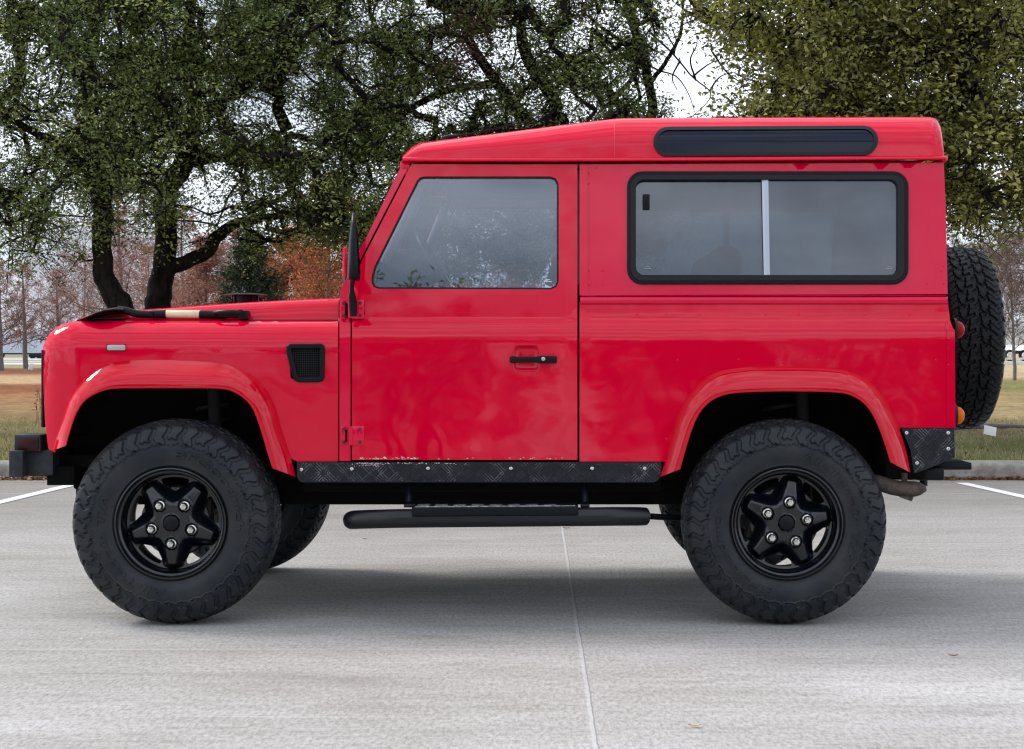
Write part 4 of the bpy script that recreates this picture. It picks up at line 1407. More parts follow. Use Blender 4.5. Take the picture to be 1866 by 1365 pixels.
def concrete():
    m, t, p = nodes_of('concrete_slab')
    g = t.nodes.new('ShaderNodeNewGeometry')
    pos = g.outputs['Position']
    sx = t.nodes.new('ShaderNodeSeparateXYZ'); t.links.new(pos, sx.inputs[0])
    X, Y = sx.outputs[0], sx.outputs[1]
    big = nnoise(t, pos, 0.55, 6, 0.6, (0.45, 1.0, 1))
    base = nramp(t, big, [(0.28, (0.270, 0.252, 0.228)), (0.5, (0.372, 0.356, 0.334)), (0.72, (0.490, 0.480, 0.470))])
    st = nnoise(t, pos, 3.0, 8, 0.75, (0.30, 2.2, 1), 0.02)
    c = nmix(t, 0.75, base, nramp(t, st, [(0.28, (0.80, 0.79, 0.775)), (0.52, (1, 1, 1)), (0.75, (1.12, 1.12, 1.13))]), 'MULTIPLY')
    br = nnoise(t, pos, 22.0, 6, 0.8, (0.7, 5, 1), 0.015)
    c = nmix(t, 0.5, c, nramp(t, br, [(0.3, (0.80, 0.80, 0.80)), (0.7, (1.16, 1.16, 1.16))]), 'MULTIPLY')
    gr_ = nnoise(t, pos, 75, 4, 0.85, (1, 0.33, 1))
    c = nmix(t, 0.85, c, nramp(t, gr_, [(0.34, (0.58, 0.57, 0.56)), (0.5, (1, 1, 1)), (0.68, (1.36, 1.36, 1.38))]), 'MULTIPLY')
    # fine cross scratches of the broom and old tyre scuffs
    sc2_ = nnoise(t, pos, 5.0, 8, 0.85, (0.5, 7.5, 1), 0.012)
    c = nmix(t, 0.55, c, nramp(t, sc2_, [(0.36, (0.70, 0.69, 0.68)), (0.47, (1, 1, 1)), (0.60, (1.0, 1.0, 1.0)), (0.70, (1.30, 1.30, 1.31))]), 'MULTIPLY')
    sc4_ = nnoise(t, pos, 2.2, 3, 0.55, (0.22, 11.0, 1), 0.008)
    brk = nnoise(t, pos, 1.1, 5, 0.7)
    thin = nramp(t, sc4_, [(0.0, (0, 0, 0)), (0.655, (0, 0, 0)), (0.675, (1, 1, 1)), (0.69, (0, 0, 0)), (1.0, (0, 0, 0))])
    c = nmix(t, nmath(t, 'MULTIPLY', thin, nmath(t, 'MULTIPLY', brk, 0.6)), c, (0.62, 0.61, 0.62))
    sc5_ = nnoise(t, pos, 2.0, 3, 0.55, (0.25, 9.0, 1), -0.01)
    thin2 = nramp(t, sc5_, [(0.0, (0, 0, 0)), (0.645, (0, 0, 0)), (0.66, (1, 1, 1)), (0.675, (0, 0, 0)), (1.0, (0, 0, 0))])
    c = nmix(t, nmath(t, 'MULTIPLY', thin2, nmath(t, 'MULTIPLY', brk, 0.7)), c, (0.17, 0.155, 0.14))
    sc3_ = nnoise(t, pos, 1.3, 9, 0.8, (1.0, 3.0, 1), 0.5)
    c = nmix(t, 0.6, c, nramp(t, sc3_, [(0.33, (0.70, 0.69, 0.67)), (0.46, (1, 1, 1)), (0.62, (1.0, 1.0, 1.0)), (0.74, (1.22, 1.22, 1.24))]), 'MULTIPLY')
    mid_n = nnoise(t, pos, 2.4, 8, 0.72, (0.7, 1.0, 1))
    c = nmix(t, 0.6, c, nramp(t, mid_n, [(0.30, (0.84, 0.83, 0.81)), (0.5, (1, 1, 1)), (0.70, (1.14, 1.14, 1.16))]), 'MULTIPLY')
    # shade of the tree crowns, painted: slab colour darkens towards the kerb
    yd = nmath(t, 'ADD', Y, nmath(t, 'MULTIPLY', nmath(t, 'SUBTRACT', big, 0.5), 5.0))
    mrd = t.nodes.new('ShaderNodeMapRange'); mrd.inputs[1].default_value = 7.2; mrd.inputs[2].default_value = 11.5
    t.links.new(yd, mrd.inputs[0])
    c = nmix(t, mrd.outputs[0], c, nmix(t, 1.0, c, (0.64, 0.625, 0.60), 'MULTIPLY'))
    # dark specks and small stains
    sp_ = nnoise(t, pos, 16, 3, 0.5, (0.8, 1.3, 1))
    c = nmix(t, nramp(t, sp_, [(0.0, (0.0, 0.0, 0.0)), (0.69, (0.0, 0.0, 0.0)), (0.76, (0.5, 0.5, 0.5))]), c, (0.16, 0.14, 0.125))
    # joints
    wob = nnoise(t, pos, 7, 4, 0.7)
    wv = nmath(t, 'MULTIPLY', nmath(t, 'SUBTRACT', wob, 0.5), 0.012)
    def line(coord, wdt, soft_):
        d = nmath(t, 'ABSOLUTE', coord)
        mr = t.nodes.new('ShaderNodeMapRange'); mr.inputs[1].default_value = wdt; mr.inputs[2].default_value = wdt + soft_
        mr.inputs[3].default_value = 1; mr.inputs[4].default_value = 0
        t.links.new(d, mr.inputs[0]); return mr.outputs[0]
    xl = nmath(t, 'ADD', nmath(t, 'SUBTRACT', X, nmath(t, 'MULTIPLY_ADD', Y, -0.01065, 0.1605)), wv)
    # joints repeat every 4.6 m
    xw = nmath(t, 'WRAP', xl, 2.3, -2.3)
    c = nmix(t, nmath(t, 'MULTIPLY', line(xw, 0.005, 0.005), 0.34), c, (0.62, 0.62, 0.62))
    c = nmix(t, nmath(t, 'MULTIPLY', line(nmath(t, 'ADD', xw, -0.006), 0.0012, 0.002), 0.65), c, (0.13, 0.125, 0.12))
    yw = nmath(t, 'WRAP', nmath(t, 'ADD', nmath(t, 'SUBTRACT', Y, 9.05), wv), 1.6, -1.6)
    c = nmix(t, nmath(t, 'MULTIPLY', line(yw, 0.008, 0.012), 0.16), c, (0.60, 0.60, 0.60))
    t.links.new(c, p.inputs['Base Color'])
    p.inputs['Roughness'].default_value = 0.82
    p.inputs['Specular IOR Level'].default_value = 0.3
    b = t.nodes.new('ShaderNodeBump'); b.inputs['Strength'].default_value = 0.35; b.inputs['Distance'].default_value = 0.004
    t.links.new(br, b.inputs['Height'])
    b2_ = t.nodes.new('ShaderNodeBump'); b2_.inputs['Strength'].default_value = 0.3; b2_.inputs['Distance'].default_value = 0.002
    t.links.new(gr_, b2_.inputs['Height']); t.links.new(b.outputs[0], b2_.inputs['Normal'])
    t.links.new(b2_.outputs[0], p.inputs['Normal'])
    return m

def plane(name, x0, x1, y0, y1, z, m):
    me = bpy.data.meshes.new(name)
    me.from_pydata([(x0, y0, z), (x1, y0, z), (x1, y1, z), (x0, y1, z)], [], [(0, 1, 2, 3)])
    return tag(link(name, me, m), kind='structure')
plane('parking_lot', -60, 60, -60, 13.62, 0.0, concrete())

def lawn():
    m, t, p = nodes_of('winter_lawn')
    g = t.nodes.new('ShaderNodeNewGeometry'); pos = g.outputs['Position']
    sx = t.nodes.new('ShaderNodeSeparateXYZ'); t.links.new(pos, sx.inputs[0])
    n1 = nnoise(t, pos, 0.8, 8, 0.8)
    Yn = nmath(t, 'ADD', sx.outputs[1], nmath(t, 'MULTIPLY', nmath(t, 'SUBTRACT', n1, 0.5), 5.0))
    f_ = nmath(t, 'DIVIDE', nmath(t, 'SUBTRACT', Yn, 13.6), 90.0)
    band = nramp(t, f_, [(0.0, (0.150, 0.140, 0.060)), (0.07, (0.19, 0.165, 0.075)), (0.105, (0.24, 0.165, 0.08)), (0.22, (0.30, 0.165, 0.075)), (0.29, (0.22, 0.080, 0.035)),
                         (0.34, (0.22, 0.082, 0.038)), (0.38, (0.42, 0.30, 0.17)), (0.52, (0.42, 0.30, 0.17)), (0.60, (0.20, 0.08, 0.04)), (0.80, (0.17, 0.075, 0.04)), (0.88, (0.26, 0.24, 0.14))])
    n2 = nnoise(t, pos, 9, 10, 0.85, (1.0, 0.22, 1))
    n3 = nnoise(t, pos, 1.6, 6, 0.75, (0.6, 0.35, 1))
    c = nmix(t, 0.9, band, nramp(t, n2, [(0.36, (0.40, 0.36, 0.32)), (0.5, (0.95, 0.95, 0.95)), (0.64, (1.45, 1.40, 1.32))]), 'MULTIPLY')
    # the right-hand lawn keeps its green longer and has a bare brown strip
    rx = nmath(t, 'MULTIPLY', nmath(t, 'SUBTRACT', sx.outputs[0], 1.0), 0.5, clamp=True)
    br_ = nramp(t, f_, [(0.0, (0.15, 0.16, 0.06)), (0.035, (0.14, 0.17, 0.055)), (0.05, (0.13, 0.105, 0.08)), (0.075, (0.14, 0.11, 0.085)), (0.10, (0.30, 0.235, 0.12)), (0.22, (0.27, 0.215, 0.10)), (0.30, (0.17, 0.175, 0.06)),
                        (0.40, (0.19, 0.185, 0.07)), (0.5, (0.42, 0.34, 0.20)), (0.9, (0.42, 0.36, 0.24))])
    c2 = nmix(t, 0.9, br_, nramp(t, n2, [(0.36, (0.40, 0.36, 0.32)), (0.5, (0.95, 0.95, 0.95)), (0.64, (1.45, 1.40, 1.32))]), 'MULTIPLY')
    cc_ = nmix(t, rx, c, c2)
    cc_ = nmix(t, 1.0, cc_, nramp(t, n3, [(0.30, (0.66, 0.58, 0.50)), (0.5, (0.95, 0.90, 0.84)), (0.70, (1.15, 1.12, 1.05))]), 'MULTIPLY')
    t.links.new(cc_, p.inputs['Base Color'])
    p.inputs['Roughness'].default_value = 0.95
    p.inputs['Specular IOR Level'].default_value = 0.1
    b = t.nodes.new('ShaderNodeBump'); b.inputs['Strength'].default_value = 0.8; b.inputs['Distance'].default_value = 0.03
    t.links.new(n2, b.inputs['Height']); t.links.new(b.outputs[0], p.inputs['Normal'])
    return m
plane('ground', -900, 900, 13.80, 1500, 0.135, lawn())
ROAD = mat('pale_road', (0.42, 0.42, 0.43), 0.8, var=((0.55, 0.55, 0.55), 0.5, 0.4, 0.6))
plane('road', -900, 900, 112, 128, 0.150, ROAD)
plane('far_road', -900, 900, 165, 230, 0.156, mat('far_lot', (0.36, 0.37, 0.38), 0.8))
plane('verge', -900, 900, 135, 160, 0.145, mat('verge_grass', (0.44, 0.37, 0.22), 0.9, var=((0.30, 0.28, 0.14), 0.3, 0.4, 0.6)))
# kerb
KERB = mat('kerb_concrete', (0.17, 0.155, 0.13), 0.9, var=((0.29, 0.27, 0.235), 11, 0.38, 0.62), bump=[(60, 0.5, 0.004)])
k_ = MB()
kp = [(13.60, -0.02), (13.60, 0.004), (13.615, 0.10), (13.63, 0.125), (13.66, 0.138), (13.82, 0.142), (13.82, -0.02)]
xk = -31.16
while xk < 40:
    x1 = xk + 3.0 - 0.012
    rows = [[(x, y, z) for (y, z) in kp] for x in (xk, x1)]
    k_.grid(rows)
    for r_ in rows: k_.add(r_, [tuple(range(len(kp)))])
    xk += 3.0
kk = k_.build('kerb', KERB, None, 40)
tag(kk, kind='structure')
# stall lines
PAINTW = mat('white_line_paint', (0.70, 0.70, 0.70), 0.7, var=((0.45, 0.45, 0.45), 22, 0.52, 0.72))
def stall(x0, y0, x1, y1, wd):
    me = bpy.data.meshes.new('road_marking')
    me.from_pydata([(x0 - wd, y0, 0.004), (x0 + wd, y0, 0.004), (x1 + wd, y1, 0.004), (x1 - wd, y1, 0.004)], [], [(0, 1, 2, 3)])
    return tag(link('road_marking', me, PAINTW), kind='structure')
stall(-3.92, 9.2, -3.75, 13.1, 0.05)
stall(3.78, 8.2, 3.23, 13.2, 0.05)

# ------------------------------------------------------------------ leaf, grass and branch builders
def leaves_mesh(name, centers, size, aspect=0.45, up=0.5, tint=None, fold=0.25, rng=RNG, tint_c=None):
    n = len(centers)
    d = rng.normal(size=(n, 3)); d[:, 2] *= 0.6
    d /= np.linalg.norm(d, axis=1)[:, None]
    nn = rng.normal(size=(n, 3)); nn[:, 2] = np.abs(nn[:, 2]) + up
    s_ = np.cross(d, nn); s_ /= np.linalg.norm(s_, axis=1)[:, None]
    nn = np.cross(s_, d)
    L_ = size * rng.uniform(0.65, 1.3, n)[:, None]
    W_ = L_ * aspect * rng.uniform(0.8, 1.2, n)[:, None]
    c = centers
    v0 = c - d * L_ * 0.5
    v1 = c + s_ * W_ * 0.5 + nn * W_ * fold + d * L_ * 0.05
    v2 = c + d * L_ * 0.5 - nn * L_ * 0.08
    v3 = c - s_ * W_ * 0.5 + nn * W_ * fold + d * L_ * 0.05
    V = np.stack([v0, v1, v2, v3], 1).reshape(-1, 3)
    b = np.arange(n)[:, None] * 4
    Fq = np.concatenate([b + np.array([[0, 1, 2]]), b + np.array([[0, 2, 3]])], 0)
    if tint is None:
        tint = np.clip(rng.normal(0.45, 0.22, n), 0, 1)
    return np_mesh(name, V, Fq, np.concatenate([tint, tint]))

def fibers_mesh(name, A, B, ra, rb, rng=RNG):
    """thin three-sided prisms from A to B"""
    n = len(A)
    d = B - A
    ln_ = np.linalg.norm(d, axis=1)[:, None] + 1e-9
    d = d / ln_
    ref = np.where(np.abs(d[:, 2:3]) < 0.9, np.array([[0, 0, 1.0]]), np.array([[1.0, 0, 0]]))
    a = np.cross(d, ref); a /= np.linalg.norm(a, axis=1)[:, None]
    b = np.cross(d, a)
    V = []
    for (Pp, rr_) in ((A, ra), (B, rb)):
        for k in range(3):
            t = 2 * PI * k / 3
            V.append(Pp + (a * math.cos(t) + b * math.sin(t)) * rr_[:, None])
    V = np.stack(V, 1).reshape(-1, 3)
    o = np.arange(n)[:, None] * 6
    Fq = np.concatenate([o + np.array([[k, (k + 1) % 3, 3 + (k + 1) % 3, 3 + k]]) for k in range(3)], 0)
    return V, Fq

def make_tree(name, base, limbs, clumps, leafm, label, cat='tree', leaf=0.055, per=70, crad=0.24, barkm=None, group=None, tw=0.012, rng=RNG, brown=0.0, up=0.5, aspect=0.45, cr_tint=0.10, droop=0.0):
    """limbs: list of (points, radii) in world; clumps: Nx3 leaf clump centres"""
    tree = empty(name, loc=base)
    tag(tree, label, cat, group)
    base = np.array(base)
    mb = MB()
    nodes = []
    for pts, rad in limbs:
        p = resample([tuple(q) + (r_,) for q, r_ in zip(pts, rad)], max(8, 5 * len(pts)))
        jit = rng.normal(size=(len(p), 3)) * p[:, 3:4] * 0.10
        pp = p[:, :3] + jit
        mb.tube([tuple(q) for q in pp], list(p[:, 3]), 12 if p[0, 3] > 0.05 else 7)
        nodes += [tuple(q[:3]) for q in p[len(p) // 5:]]
    tr = mb.build('trunk', barkm or BARK, None, 80)
    tr.data.transform(Matrix.Translation(-Vector(base)))
    tr.parent = tree
    if len(clumps) == 0: return tree
    clumps = np.array(clumps)
    nodes = np.array(nodes)
    # grow twigs: each clump joins the nearest existing node
    D = np.linalg.norm(clumps[:, None] - nodes[None], axis=2)
    best = D.min(1); bi = D.argmin(1)
    par = nodes[bi].copy()
    depth = np.zeros(len(clumps))
    left = np.ones(len(clumps), bool)
    A = []; B = []; dist_idx = []
    order = []
    for _ in range(len(clumps)):
        k = np.where(left, best, 1e9).argmin()
        left[k] = False
        A.append(par[k].copy()); B.append(clumps[k])
        order.append(k)
        dd = np.linalg.norm(clumps - clumps[k], axis=1) * 1.12 + 0.05
        m_ = left & (dd < best)
        best[m_] = dd[m_]
        par[m_] = clumps[k]
    A = np.array(A); B = np.array(B)
    # load on each edge decides its thickness
    key = {tuple(np.round(b, 4)): i for i, b in enumerate(B)}
    load = np.ones(len(B))
    for i in range(len(B) - 1, -1, -1):
        j = key.get(tuple(np.round(A[i], 4)))
        if j is not None: load[j] += load[i]
    rad = tw * load ** 0.42
    mid_ = (A + B) / 2 + rng.normal(size=A.shape) * 0.05
    AA = np.concatenate([A, mid_]); BB = np.concatenate([mid_, B])
    ra = np.concatenate([rad, rad * 0.85]); rb2 = np.concatenate([rad * 0.85, rad * 0.7])
    # fine twigs inside each clump
    nt_ = 6
    tA = np.repeat(clumps, nt_, 0); tB = tA + rng.normal(size=tA.shape) * crad * 0.9
    AA = np.concatenate([AA, tA]); BB = np.concatenate([BB, tB])
    ra = np.concatenate([ra, np.full(len(tA), tw * 0.5)]); rb2 = np.concatenate([rb2, np.full(len(tA), tw * 0.2)])
    V, Fq = fibers_mesh('twigs', AA, BB, ra, rb2)
    tw_me = np_mesh('branches', V - base, Fq)
    o = link('branches', tw_me, barkm or BARK, tree)
    # leaves
    if per:
        n = len(clumps) * per
        ci = np.repeat(np.arange(len(clumps)), per)
        # put leaves on the fine twigs
        ti = rng.integers(0, nt_, n)
        f_ = rng.uniform(0.15, 1.1, n)[:, None]
        a_ = tA[ci * nt_ + ti]; b_ = tB[ci * nt_ + ti]
        c = a_ * (1 - f_) + b_ * f_ + rng.normal(size=(n, 3)) * crad * 0.26
        c[:, 2] -= droop * rng.random(n)
        ctint = rng.normal(0, cr_tint, len(clumps))
        t_ = np.clip(0.42 + ctint[ci] + rng.normal(0, 0.20, n), 0, 1)
        me = leaves_mesh('crown', c - base, leaf, aspect, up, t_, rng=rng)
        link('crown', me, leafm, tree)
    return tree

def yb_(x): 
    return np.interp(x, [-400, -150, 0, 90, 170, 215, 250, 285, 330, 400, 470, 560, 600, 650, 700, 780, 1250, 1330, 1600, 1720, 1745, 1800, 1880, 2100],
                     [470, 480, 490, 500, 470, 440, 400, 430, 440, 440, 455, 470, 455, 440, 475, 505, 485, 320, 330, 350, 420, 405, 415, 390])
GAPS = [(545, 235, 48, 36, .95), (372, 352, 52, 34, .95), (250, 430, 34, 60, .9), (140, 420, 44, 26, .8), (1268, 130, 66, 70, 1.0), (1215, 185, 40, 40, .9), (1330, 175, 40, 50, .6),
        (660, 120, 50, 36, .7), (110, 370, 36, 24, .7), (430, 400, 46, 18, .6), (490, 320, 36, 26, .6), (215, 345, 28, 30, .5), (60, 470, 60, 24, .6), (345, 430, 40, 50, .6), (650, 370, 40, 26, .6),
        (1110, 60, 34, 46, .6), (950, 60, 30, 28, .5), (700, 30, 40, 20, .5), (1450, 60, 24, 26, .4), (470, 215, 26, 22, .6), (265, 240, 30, 26, .5), (100, 250, 24, 22, .4), (580, 150, 30, 24, .5), (1205, 40, 40, 40, .6), (1830, 60, 26, 30, .5), (1790, 330, 34, 24, .4)]
def accept(px, py):
    pr = np.where(py < yb_(px) - 25, 1.0, np.clip((yb_(px) - py) / 45 + 0.15, 0, 1))
    for (gx_, gy_, rx, ry, st_) in GAPS:
        d = ((px - gx_) / rx) ** 2 + ((py - gy_) / ry) ** 2
        pr = pr * (1 - st_ * (d < 1.25))
    return pr
def crown_pts(n, cx0, cx1, top, Y0, Y1, rng, xfall=60):
    out_ = []
    q1, q2, q3, q4, q5 = rng.uniform(0, 2 * PI, 5)
    while len(out_) < n:
        px = rng.uniform(cx0, cx1); py = rng.uniform(top, 520)
        Y = rng.uniform(Y0, Y1)
        e = min(1, (px - cx0) / xfall, (cx1 - px) / xfall)
        # rounded crown top
        mid_x = (cx0 + cx1) / 2
        tp = top + (abs(px - mid_x) / ((cx1 - cx0) / 2)) ** 2 * 260
        if py < tp: continue
        fld = math.sin(px / 31 + q1 + Y) + math.sin(py / 24 + q2 - Y * .8) + math.sin((px + py) / 47 + q3) + math.sin((px - 1.3 * py) / 38 + q4 + Y * 0.6)
        if fld < -0.75 + 0.3 * math.sin(px / 90 + q5): continue
        if rng.random() < accept(np.array(px), np.array(py)) * max(0.15, e):
            # fewer clumps are needed above the frame
            if py < -60 and rng.random() < 0.45: continue
            out_.append(Q(px, py, Y))
    return np.array(out_)

g0 = 0.135
# first oak, left
Y1 = 17.2
limbs = [([(Q(235, 0, Y1)[0], Y1, g0 - 0.05), Q(222, 570, Y1), Q(207, 535, Y1), Q(190, 505, Y1), Q(185, 460, Y1), Q(186, 400, Y1), Q(180, 330, Y1), Q(166, 250, Y1), Q(160, 150, Y1), Q(172, 40, Y1), Q(165, -120, Y1)],
          [0.17, 0.14, 0.115, 0.11, 0.10, 0.10, 0.095, 0.09, 0.075, 0.06, 0.04]),
         ([Q(180, 330, Y1), Q(120, 270, Y1 - .4), Q(60, 240, Y1 - .8), Q(-40, 180, Y1 - 1)], [0.07, 0.05, 0.04, 0.02]),
         ([Q(168, 255, Y1), Q(230, 250, Y1 - .3), Q(290, 270, Y1 - .6)], [0.055, 0.04, 0.02]),
         ([Q(160, 160, Y1), Q(100, 90, Y1 + .4), Q(40, 20, Y1 + .6), Q(-30, -60, Y1 + .6)], [0.05, 0.04, 0.03, 0.015]),
         ([Q(170, 280, Y1), Q(110, 330, Y1 + .5), Q(40, 380, Y1 + .5)], [0.04, 0.03, 0.012])]
rg1 = np.random.default_rng(3)
cl = crown_pts(680, -220, 330, -520, Y1 - 2.2, Y1 + 1.8, rg1)
make_tree('oak_tree', (Q(235, 0, Y1)[0], Y1, g0), limbs, cl, LEAF_A, 'dark evergreen oak with a thin trunk bent at its foot, leftmost large tree', 'tree', 0.047, 125, 0.23, cr_tint=0.17, rng=rg1)
# second oak
Y2 = 18.4
limbs = [([(Q(286, 0, Y2)[0], Y2, g0 - 0.05), Q(286, 600, Y2), Q(290, 540, Y2), Q(298, 490, Y2), Q(301, 430, Y2), Q(301, 370, Y2), Q(315, 330, Y2), Q(338, 290, Y2), Q(352, 220, Y2), Q(352, 130, Y2), Q(345, 40, Y2), Q(360, -100, Y2)],
          [0.21, 0.155, 0.14, 0.125, 0.12, 0.12, 0.12, 0.11, 0.095, 0.08, 0.06, 0.04]),
         ([Q(300, 492, Y2), Q(345, 474, Y2 - .1), Q(375, 460, Y2 - .2), Q(395, 432, Y2 - .3), Q(430, 408, Y2 - .4), Q(480, 398, Y2 - .5), Q(540, 388, Y2 - .6), Q(610, 360, Y2 - .8)], [0.085, 0.08, 0.075, 0.07, 0.055, 0.045, 0.035, 0.015]),
         ([Q(350, 215, Y2), Q(400, 185, Y2 - .2), Q(455, 150, Y2 - .4), Q(520, 120, Y2 - .5), Q(570, 70, Y2 - .6)], [0.07, 0.055, 0.045, 0.03, 0.015]),
         ([Q(330, 300, Y2), Q(400, 288, Y2 + .3), Q(450, 270, Y2 + .5), Q(520, 240, Y2 + .6)], [0.055, 0.045, 0.03, 0.015]),
         ([Q(345, 250, Y2), Q(280, 270, Y2 + .2), Q(220, 245, Y2 + .3), Q(190, 240, Y2 + .4)], [0.05, 0.04, 0.035, 0.02]),
         ([Q(350, 140, Y2), Q(280, 100, Y2 + .2), Q(230, 40, Y2 + .3)], [0.05, 0.035, 0.02])]
rg2 = np.random.default_rng(5)
cl = crown_pts(980, 150, 760, -560, Y2 - 2.6, Y2 + 2.2, rg2)
make_tree('oak_tree', (Q(286, 0, Y2)[0], Y2, g0), limbs, cl, LEAF_A, 'evergreen oak with a stout trunk and a thick limb branching right above the bonnet', 'tree', 0.047, 125, 0.23, cr_tint=0.17, rng=rg2)
# third oak, behind the cab
Y3 = 19.0
limbs = [([(Q(1040, 0, Y3)[0], Y3, g0 - 0.05), Q(1040, 420, Y3), Q(1000, 260, Y3), Q(1012, 190, Y3), Q(975, 130, Y3), Q(950, 60, Y3), Q(960, -80, Y3)], [0.22, 0.15, 0.10, 0.08, 0.075, 0.06, 0.03]),
         ([Q(1035, 330, Y3), Q(975, 235, Y3 - .2), Q(905, 150, Y3 - .3), Q(850, 60, Y3 - .3), Q(830, -60, Y3)], [0.09, 0.075, 0.06, 0.05, 0.02]),
         ([Q(1038, 400, Y3), Q(1130, 300, Y3), Q(1185, 215, Y3), Q(1186, 170, Y3), Q(1172, 110, Y3), Q(1158, 60, Y3), Q(1142, 15, Y3), Q(1120, -80, Y3)], [0.13, 0.09, 0.062, 0.055, 0.055, 0.05, 0.045, 0.02]),
         ([Q(1172, 112, Y3), Q(1145, 85, Y3), Q(1110, 60, Y3), Q(1060, 20, Y3 + .2)], [0.035, 0.03, 0.02, 0.012]),
         ([Q(1186, 150, Y3), Q(1215, 110, Y3), Q(1240, 60, Y3), Q(1245, 0, Y3)], [0.03, 0.025, 0.02, 0.012]),
         ([Q(905, 150, Y3 - .3), Q(800, 170, Y3 - .5), Q(720, 220, Y3 - .6), Q(640, 300, Y3 - .8)], [0.05, 0.04, 0.03, 0.015])]
for tw_ in ([(1186, 60), (1228, 100), (1262, 140), (1293, 166), (1290, 185), (1262, 212)], [(1172, 112), (1200, 128), (1233, 140), (1255, 172), (1266, 205)], [(1240, 110), (1225, 140), (1234, 165)],
            [(1262, 140), (1290, 118), (1312, 108)], [(1293, 166), (1312, 140), (1340, 132)], [(1268, 146), (1258, 110), (1270, 80), (1266, 52)], [(1298, 95), (1323, 130), (1353, 152), (1380, 160)], [(1228, 100), (1232, 75), (1225, 50)]):
    nn_ = len(tw_)
    limbs.append(([Q(a_, b_, Y3 - .2 + .1 * k) for k, (a_, b_) in enumerate(tw_)], list(np.linspace(0.013, 0.004, nn_))))
rg3 = np.random.default_rng(8)
cl = np.concatenate([crown_pts(1020, 560, 1250, -560, Y3 - 2.6, Y3 + 2.2, rg3), crown_pts(70, 670, 1090, 330, Y3 - 1.6, Y3 + 2.2, rg3)])
make_tree('oak_tree', (Q(1040, 0, Y3)[0], Y3, g0), limbs, cl, LEAF_A, 'evergreen oak rising behind the cab roof with a dark crooked limb against the sky', 'tree', 0.047, 125, 0.23, cr_tint=0.17, rng=rg3)
def dead_patch(tree, spots, Yc, n, rng):
    base_ = np.array(tree.location)
    c = np.concatenate([np.array(Q(px, py, Yc + rng.uniform(-1.2, 0.6))) + rng.normal(size=(n, 3)) * np.array([sx, 0.2, sz]) for (px, py, sx, sz) in spots])
    link('dead_leaves', leaves_mesh('dead_leaves', c - base_, 0.05, 0.45, 0.4, rng=rng), LEAF_DD, tree)
dead_patch(bpy.data.objects['oak_tree.002'], [(840, 60, .22, .20), (855, 100, .18, .18), (815, 130, .15, .15), (880, 40, .18, .1), (1040, 20, .15, .1), (700, 190, .12, .1)], Y3 - 1.2, 420, rg3)
# fourth oak, right, larger olive leaves
Y4 = 16.2
limbs = [([(Q(1560, 0, Y4)[0], Y4, g0 - 0.05), Q(1560, 420, Y4), Q(1555, 250, Y4), Q(1570, 120, Y4), Q(1600, 0, Y4), Q(1590, -150, Y4)], [0.26, 0.19, 0.15, 0.12, 0.09, 0.04]),
         ([Q(1557, 300, Y4), Q(1450, 160, Y4 + .3), Q(1390, 60, Y4 + .5), Q(1280, 20, Y4 + .7), Q(1250, -20, Y4 + .7)], [0.11, 0.08, 0.06, 0.04, 0.02]),
         ([Q(1558, 330, Y4), Q(1660, 260, Y4 - .2), Q(1740, 240, Y4 - .4), Q(1830, 260, Y4 - .5), Q(1920, 300, Y4 - .5)], [0.10, 0.08, 0.06, 0.04, 0.02]),
         ([Q(1570, 130, Y4), Q(1680, 60, Y4), Q(1800, 20, Y4), Q(1900, -40, Y4)], [0.08, 0.06, 0.04, 0.02])]
rg4 = np.random.default_rng(13)
cl = np.concatenate([crown_pts(690, 1225, 2080, -560, Y4 - 2.3, Y4 + 2.0, rg4, 170), crown_pts(160, 1330, 1960, -100, Y4 - 2.4, Y4 - 0.8, rg4, 120)])
make_tree('oak_tree', (Q(1560, 0, Y4)[0], Y4, g0), limbs, cl, LEAF_D, 'olive green oak with large clustered leaves behind the rear of the car', 'tree', 0.058, 135, 0.25, rng=rg4, aspect=0.5, cr_tint=0.17)

